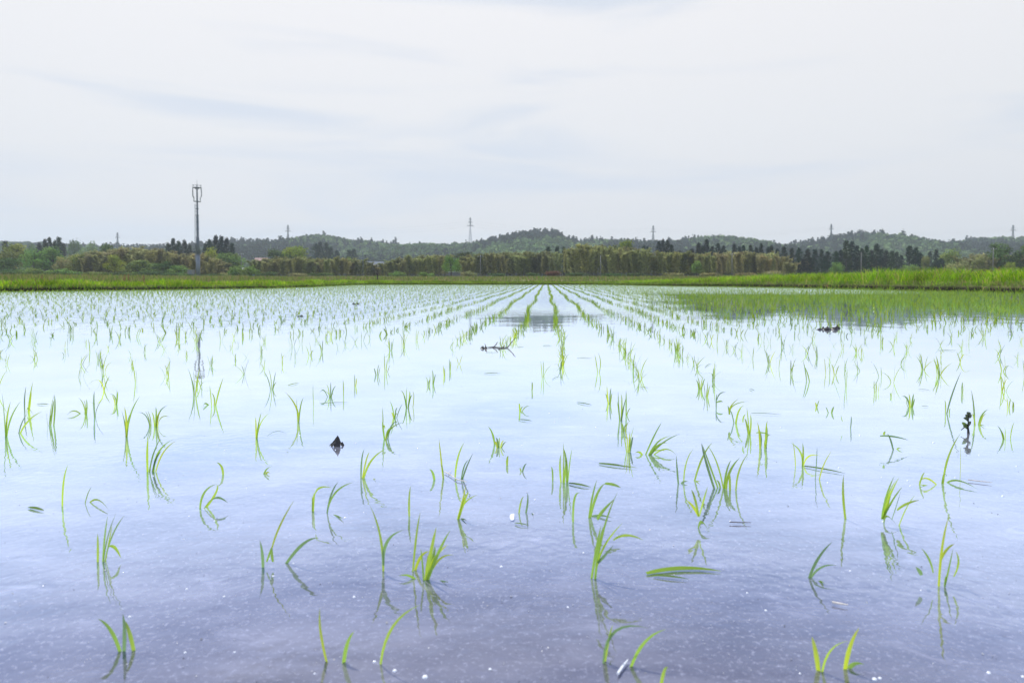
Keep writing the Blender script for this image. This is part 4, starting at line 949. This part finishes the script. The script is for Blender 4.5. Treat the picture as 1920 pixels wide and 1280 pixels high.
# ------------------------------------------------------------------ hills
rx = [-400,-200,0,130,190,240,300,380,440,480,520,560,590,612,640,655,700,740,770,830,870,905,940,960,995,1020,1040,1055,1090,1110,1147,1185,1220,1255,1297,1332,1370,1410,1440,1500,1540,1580,1600,1615,1635,1665,1740,1765,1810,1855,1890,1920,2100,2400]
ry = [450,444,453,451,455,457,459,462,456,448,448,449,438,435,439,444,446,452,455,456,453,447,441,436,431,430,432,440,447,442,445,450,453,446,440,436,442,451,454,450,443,435,436,434,449,451,455,450,443,438,440,442,438,450]
YR = 1000.
rX = [(x-960)/1280*YR for x in rx]; rZ = [P(960, y, YR)[2]-11.5 for y in ry]
def hill_z(X, Y):
    ridge = np.interp(X, rX, rZ)
    t = np.clip((Y-560)/(YR-560), 0, 1); s = t*t*(3-2*t)
    spur = (np.sin(X*.021+Y*.004)+np.sin(X*.043-Y*.009+2)+.7*np.sin(X*.011+Y*.017))*.33
    up = ridge*(.12+.88*s)+spur*7*np.sin(np.pi*t)
    back = np.clip((Y-YR)/350, 0, 1)
    return np.maximum(up*(1-back*back), -1)
gx = np.arange(-1150, 1151, 12.); gy = np.arange(520, 1361, 12.)
XX, YYg = np.meshgrid(gx, gy); ZZ = hill_z(XX, YYg); nx, ny = len(gx), len(gy)
V = np.column_stack([XX.ravel(), YYg.ravel(), ZZ.ravel()]); i, j = np.meshgrid(np.arange(nx-1), np.arange(ny-1)); b = (j*nx+i).ravel()
M_hg = principled('hill_soil', (.05, .07, .03), .95, noise=.3, nscale=.02, spec=.05)
tag(mesh_np('hills', V, np.stack([b, b+1, b+nx+1, b+nx], axis=1), M_hg, smooth=True), kind='structure')
n = 15000
Yh = rng.uniform(600, 1030, n); Xh = rng.uniform(-.86, .86, n)*Yh
Zh = hill_z(Xh, Yh); cr_ = rng.uniform(2.6, 6.2, n)
zone = np.sin(Xh*.013+Yh*.011)+np.sin(Xh*.031-Yh*.017+1)+rng.normal(size=n)*.6
con = zone < -.55
palh = np.array([(.06, .105, .035), (.09, .15, .05), (.15, .22, .075), (.04, .07, .03)])
ci = rng.choice(4, n, p=[.35, .35, .17, .13]); colh = palh[ci]; colh[con] = (.025, .042, .026)
colh *= 1.2*rng.uniform(.75, 1.25, (n, 1))*(1+.22*np.sin(Xh*.023+1)*np.sin(Yh*.019+Xh*.006))[:, None]
per = 26
u = rng.normal(size=(n, per, 3)); u /= np.linalg.norm(u, axis=2, keepdims=True); u[:, :, 2] = np.abs(u[:, :, 2])*1.0
ht = np.where(con, 1.9, 1.15)
rad_ = np.stack([cr_*np.where(con, .62, 1), cr_*np.where(con, .62, 1), cr_*ht], axis=1)
cen = np.column_stack([Xh, Yh, Zh+1.0])
Pc = (cen[:, None]+u*rad_[:, None]*rng.uniform(.75, 1.05, (n, per, 1)))
sh = np.where(con[:, None], 1-.55*u[:, :, 2], 1.0)
Pc[:, :, 0] = cen[:, None, 0]+(Pc[:, :, 0]-cen[:, None, 0])*sh; Pc = Pc.reshape(-1, 3)
Nn = u.reshape(-1, 3)+rng.normal(size=(n*per, 3))*.35
sz_ = np.repeat(cr_, per)*rng.uniform(.45, .8, n*per)
V, Q = cards(Pc, Nn, sz_, sz_*.85)
tag(mesh_np('hill_forest', V, Q, M_hill, np.repeat(np.repeat(colh, per, axis=0), 4, axis=0)), 'mixed green forest covering the low hills on the horizon', 'forest', kind='stuff')
# a few distinct trees standing on the skyline
sk = [('dark bushy skyline tree, left of two, on the right hill top', 1610, 430, 1000, 16), ('dark bushy skyline tree, right of two, on the right hill top', 1624, 434, 1000, 13), ('single tree bump on the skyline right of the left hill', 742, 443, 1000, 9), ('tree standing on the highest central hill', 1036, 426, 1000, 9),
      ('tree bump on the small knoll right of the central hill', 1110, 440, 1000, 11), ('dark tree on the saddle left of the right cedars', 1254, 443, 900, 10), ('tree on the crest of the left hill', 608, 432, 1000, 9), ('tree bump on the skyline right of the right hill', 1652, 447, 1000, 6)]
for l, x, t, D, wd in sk: place('broad', l, 'single trees on the hill skyline', x, t, D, wd, (.03, .045, .028), zb=float(hill_z(np.array((x-960)/1280*D), np.array(float(D)))))

# ------------------------------------------------------------------ telecom mast
D = 186.; MS = D/262
X = (372-960)/1280*D; z0 = float(ground_z(X, D)); base = np.array([X, D, z0])
def hz(y): return (P(372, y, D)[2]-z0)/MS
mast = tag(empty('telecom_mast', base), 'tall slim grey telecom mast with antenna crown rising over the left woods', 'mast'); mast.scale = (MS*.87, MS*.87, MS)
mb = MB(); mb.tube([(0, 0, -.3), (0, 0, hz(478))], [.95, .85], 14); mb.tube([(0, 0, hz(478)), (0, 0, hz(477))], [1.05, 1.05], 14); mb.build('lower_shaft', M_mastlow, mast, True)
mb = MB(); mb.tube([(0, 0, hz(477)), (0, 0, hz(447)), (0, 0, hz(446.9)), (0, 0, hz(405)), (0, 0, hz(404.9)), (0, 0, hz(352))], [.72, .66, .56, .50, .42, .30], 12)
for y in (430, 417, 404, 392, 447, 463): mb.tube([(0, 0, hz(y)), (0, 0, hz(y-1.2))], [.68, .68], 12)
mb.build('upper_shaft', M_mast, mast, True)
mb = MB(); xl = -.95
for s in (-.15, .15): mb.tube([(xl-.2+s, -.2, hz(490)), (xl+.1+s, -.2, hz(382))], .055, 5)
yv = 490
while yv > 382:
    f_ = (490-yv)/108; mb.tube([(xl-.35+.3*f_, -.2, hz(yv)), (xl-.05+.3*f_, -.2, hz(yv))], .04, 4)
    if int(yv) % 12 < 2: mb.tube([(xl-.05+.3*f_, -.2, hz(yv)), (-.4, 0, hz(yv))], .06, 4)
    yv -= 1.8
mb.build('ladder', M_mastlow, mast)
mb = MB(); mb.tube([(0, 0, hz(355)), (0, 0, hz(346)), (0, 0, hz(337))], [.12, .07, .03], 6); mb.build('lightning_rod', M_mast, mast)
def ringf(mb, r, z, t, n=12):
    pts = [(math.cos(2*math.pi*k/n)*r, math.sin(2*math.pi*k/n)*r, z) for k in range(n+1)]; mb.tube(pts, t, 5, cap=False)
mb = MB(); zt = hz(352); ringf(mb, 1.85, zt, .10); ringf(mb, 1.2, zt, .08); ringf(mb, 1.85, zt+.9, .05)
for k in range(6):
    a = k*math.pi/3; c_, s_q = math.cos(a), math.sin(a)
    mb.tube([(0, 0, zt-.9), (c_*1.2, s_q*1.2, zt)], .09, 5); mb.tube([(0, 0, zt), (c_*1.85, s_q*1.85, zt)], .09, 5); mb.tube([(c_*1.85, s_q*1.85, zt), (c_*1.85, s_q*1.85, zt+1.1)], .05, 4)
mb.build('top_platform', M_mast, mast)
mb = MB(); zb_ = hz(378); ringf(mb, 1.45, zb_, .10)
for k in range(6):
    a = k*math.pi/3; mb.tube([(0, 0, zb_+.05), (math.cos(a)*1.45, math.sin(a)*1.45, zb_)], .11, 5)
mb.build('lower_platform', M_mast, mast)
for k in range(6):
    a = k*math.pi/3; c_, s_q = math.cos(a), math.sin(a); mb = MB()
    mb.tube([(c_*1.45, s_q*1.45, zb_), (c_*1.5, s_q*1.5, zb_+1.4), (c_*1.95, s_q*1.95, zb_+2.0), (c_*2.0, s_q*2.0, zt-.8), (c_*1.85, s_q*1.85, zt)], [.08, .12, .13, .13, .07], 6)
    mb.build('antenna', M_ant, mast, True)

# small equipment cabinet at the mast foot
g = (X-.5, D-3, z0); cb = tag(empty('equipment_cabinet', g), 'small grey equipment cabinet at the foot of the telecom mast', 'cabinet')
mb = MB(); mb.box(0, 0, .9, 1.6, .9, 1.8); mb.build('housing', M_conc, cb)
mb = MB(); mb.box(0, 0, 1.85, 1.8, 1.1, .1); mb.build('lid', M_groof, cb)
mb = MB(); mb.box(0, -.46, .9, .7, .03, 1.5); mb.build('door', M_mastlow, cb)

# ------------------------------------------------------------------ pylons
pyl = [(222, 435, 6, 'leftmost steel pylon, faint above the left woods'), (541, 421, 8, 'steel pylon left of the left hill, second from the left'), (882, 406, 9.5, 'largest steel pylon on the skyline left of the central hill'),
       (1224, 422, 8, 'steel pylon on the saddle behind the cedars, right of centre'), (1557, 420, 6.5, 'steel pylon on the shoulder of the right hill'), (1897, 421, 8, 'rightmost steel pylon near the right edge')]
tops = []
for (x, t, armw, lab) in pyl:
    D = 1050.; X = (x-960)/1280*D; zt = P(x, t, D)[2]; H_ = 58. if x == 882 else 46.
    zg = float(hill_z(np.array(X), np.array(D))); H_ = max(zt-zg, 20)
    r = tag(empty('steel_pylon', (X, D, zg)), lab, 'pylon', 'power line pylons along the hills')
    bw = min(3.6, H_*.075); wt = .42
    def wat(z): return wt+(bw-wt)*max(0, (H_*.72-z)/(H_*.72))**1.05 if z < H_*.72 else wt
    lo, up = MB(), MB(); n_ = 9; zs = [H_*.72*(1-(1-k/n_)**1.15) for k in range(n_+1)]
    for a_, b_ in zip(zs[:-1], zs[1:]):
        wa, wb_ = wat(a_), wat(b_)
        for sx_, sy_ in ((1, 1), (1, -1), (-1, -1), (-1, 1)): lo.tube([(sx_*wa, sy_*wa, a_), (sx_*wb_, sy_*wb_, b_)], .28, 4, False)
        for sy_ in (1, -1):
            lo.tube([(-wa, sy_*wa, a_), (wb_, sy_*wb_, b_)], .16, 4, False); lo.tube([(wa, sy_*wa, a_), (-wb_, sy_*wb_, b_)], .16, 4, False); lo.tube([(-wb_, sy_*wb_, b_), (wb_, sy_*wb_, b_)], .18, 4, False)
            lo.tube([(sy_*wa, -wa, a_), (sy_*wb_, wb_, b_)], .16, 4, False)
    lo.build('lattice_legs', M_pylw if x == 882 else M_pyl, r)
    k = H_*.72
    while k < H_*.96:
        b_ = k+1.6
        for sx_, sy_ in ((1, 1), (1, -1), (-1, -1), (-1, 1)): up.tube([(sx_*wt, sy_*wt, k), (sx_*wt, sy_*wt, b_)], .38, 4, False)
        up.tube([(-wt, wt, k), (wt, wt, b_)], .15, 4, False); up.tube([(wt, -wt, k), (-wt, -wt, b_)], .15, 4, False); k = b_
    up.tube([(0, 0, k), (0, 0, H_)], [.35, .1], 4); up.build('lattice_top', M_pyl, r)
    hw = armw*D/1280/2
    for fr_, sc_ in ((.73, 1.35), (.83, .85), (.92, .55)):
        a_ = MB(); za = H_*fr_
        for s_q in (-1, 1):
            a_.tube([(0, 0, za), (s_q*hw*sc_, 0, za+.2)], [.55, .25], 4); a_.tube([(0, 0, za+1.3), (s_q*hw*sc_, 0, za+.2)], [.16, .1], 4)
            a_.tube([(s_q*hw*sc_*.95, 0, za+.2), (s_q*hw*sc_*.95, 0, za-1.4)], .14, 4)
        a_.build('cross_arm', M_pyl, r)
    tops.append((X, D, zg+H_*.74-1.4, zg+H_*.82-1.4, zg+H_*.90-1.4, hw))
tops = [(tops[0][0]-280, 1050., *[v for v in tops[0][2:]])]+tops+[(tops[-1][0]+280, 1050., *[v for v in tops[-1][2:]])]
for li, nm_ in ((2, 'lowest'), (3, 'middle'), (4, 'highest')):
    mb = MB()
    for a_, b_ in zip(tops[:-1], tops[1:]):
        pts = []
        for k in range(13):
            t = k/12; pts.append((a_[0]+(b_[0]-a_[0])*t, 1050-.2, a_[li]+(b_[li]-a_[li])*t-7*4*t*(1-t)))
        mb.tube(pts, .035, 3, False)
    tag(mb.build('power_cable', M_pyl), f'{nm_} of three faint power cables strung between the pylons', 'power cable', 'power cables between the pylons')

# ------------------------------------------------------------------ poles
def pole(label, x, yt, yb, D, arm=True, mat=None):
    X = (x-960)/1280*D; zt = P(x, yt, D)[2]; zb_ = float(ground_z(X, D)); h = zt-zb_
    r = tag(empty('utility_pole', (X, D, zb_)), label, 'utility pole', 'utility poles in front of the woods')
    mb = MB(); mb.tube([(0, 0, -.2), (0, 0, h)], [.13, .09], 8); mb.build('shaft', mat or M_conc, r, True)
    if arm:
        mb = MB(); mb.box(0, -.16, h-.5, 1.5, .09, .09); mb.build('cross_arm', M_mast, r)
        for dx in (-.65, 0, .65):
            mb = MB(); mb.tube([(dx, -.16, h-.45), (dx, -.16, h-.22)], [.06, .04], 6); mb.build('insulator', M_wpaint, r)
pole('pale concrete pole before the central bamboo', 1126, 479, 519, 185, False)
pole('grey pole before the right bamboo', 1372, 474, 519, 188)
pole('slim pale pole standing before the right cedar wood', 1614, 473, 514, 185, False)
pole('pole before the bamboo left of the central grove', 901, 478, 516, 190)
pole('thin dark pole beside the barn', 681, 469, 521, 180, True, M_mast)
pole('thin pole right of the mast near the blue tarp', 453, 474, 520, 200)
pole('faint pole before the dark wide-crowned tree', 1861, 464, 505, 190, True)
X, Y, z = onbank(708, 1.5); h = P(708, 512, Y)[2]-z
mb = MB(); mb.tube([(0, 0, -.2), (0, 0, max(.35, h))], [.05, .045], 7); mb.box(0, 0, max(.35, h)-.06, .16, .10, .10)
o = mb.build('bank_post', M_twig); o.location = (X, Y, z); tag(o, 'short dark wooden post on the far left bank', 'post')

# ------------------------------------------------------------------ buildings
def house(label, x0, x1, yroof, yeave, D, roofmat, cat='house', name='house'):
    X0, X1 = (x0-960)/1280*D, (x1-960)/1280*D; cx = (X0+X1)/2; Wd = X1-X0; z = float(ground_z(cx, D)); hr = P(x0, yroof, D)[2]-z; he = P(x0, yeave, D)[2]-z; dp = Wd*.6
    r = tag(empty(name, (cx, D, z)), label, cat)
    mb = MB(); a, b = Wd/2*.96, dp/2*.9
    mb.add([(-a, -b, -.3), (a, -b, -.3), (a, b, -.3), (-a, b, -.3), (-a, -b, he), (a, -b, he), (a, b, he), (-a, b, he), (-a, 0, hr-.1), (a, 0, hr-.1)],
           [(0, 1, 5, 4), (2, 3, 7, 6), (3, 0, 4, 8, 7), (1, 2, 6, 9, 5)]); mb.build('wall', M_wall, r)
    mb = MB(); a, b = Wd/2, dp/2; k = .12
    for s in (-1, 1):
        q = [(-a, s*b, he-.15), (a, s*b, he-.15), (a, 0, hr), (-a, 0, hr)]
        vs = q+[(v[0], v[1], v[2]+k) for v in q]; mb.add(vs, [(0,1,2,3), (4,5,6,7), (0,1,5,4), (1,2,6,5), (2,3,7,6), (3,0,4,7)])
    mb.build('roof', roofmat, r)
    for wx in (-.3, 0, .3):
        mb = MB(); mb.box(wx*Wd, -dp/2*.9-.03, he*.55, Wd*.13, .08, he*.22); mb.build('window', M_win, r)
house('house with a faded salmon roof behind the bamboo, right of the mast', 479, 503, 484, 491, 262, M_pink)
house('large pale grey roofed barn showing through a gap in the bamboo', 686, 721, 491, 503, 262, M_groof, 'barn', 'barn')
g = np.array([(468-960)/1280*190, 190., 0]); g[2] = ground_z(g[0], g[1])
ts = tag(empty('covered_stack', g), 'low stack under a blue tarp at the wood edge', 'tarp')
mb = MB(); mb.box(0, 0, .45, 2.0, 1.4, .9); mb.add([(-1.1, -.8, .5), (1.1, -.8, .45), (1.0, .8, .5), (-1.0, .8, .5), (-.9, -.5, 1.0), (.9, -.55, 1.05), (.8, .5, 1.1), (-.85, .5, 1.0)], [(0,1,5,4), (1,2,6,5), (2,3,7,6), (3,0,4,7), (4,5,6,7)]); mb.build('tarp', M_blue, ts)
g = np.array([(457-960)/1280*185, 185., 0]); g[2] = ground_z(g[0], g[1])
sg = tag(empty('road_mirror_post', g), 'small white board on a thin post near the blue tarp', 'sign')
mb = MB(); mb.tube([(0, 0, -.1), (0, 0, 2.3)], .05, 6); mb.build('post', M_mast, sg)
mb = MB(); mb.box(0, -.08, 2.2, .75, .05, .6); mb.build('board', M_wpaint, sg)

# ------------------------------------------------------------------ haze
m, nt, out = newmat('haze_air'); v = nt.nodes.new('ShaderNodeVolumePrincipled'); nt.links.new(v.outputs[0], out.inputs['Volume'])
v.inputs['Color'].default_value = (.80, .88, 1, 1); v.inputs['Density'].default_value = .00026; v.inputs['Anisotropy'].default_value = .3
mb = MB(); mb.box(0, 2900, 64, 13000, 13600, 132); hb = mb.build('haze', m); tag(hb, kind='stuff')
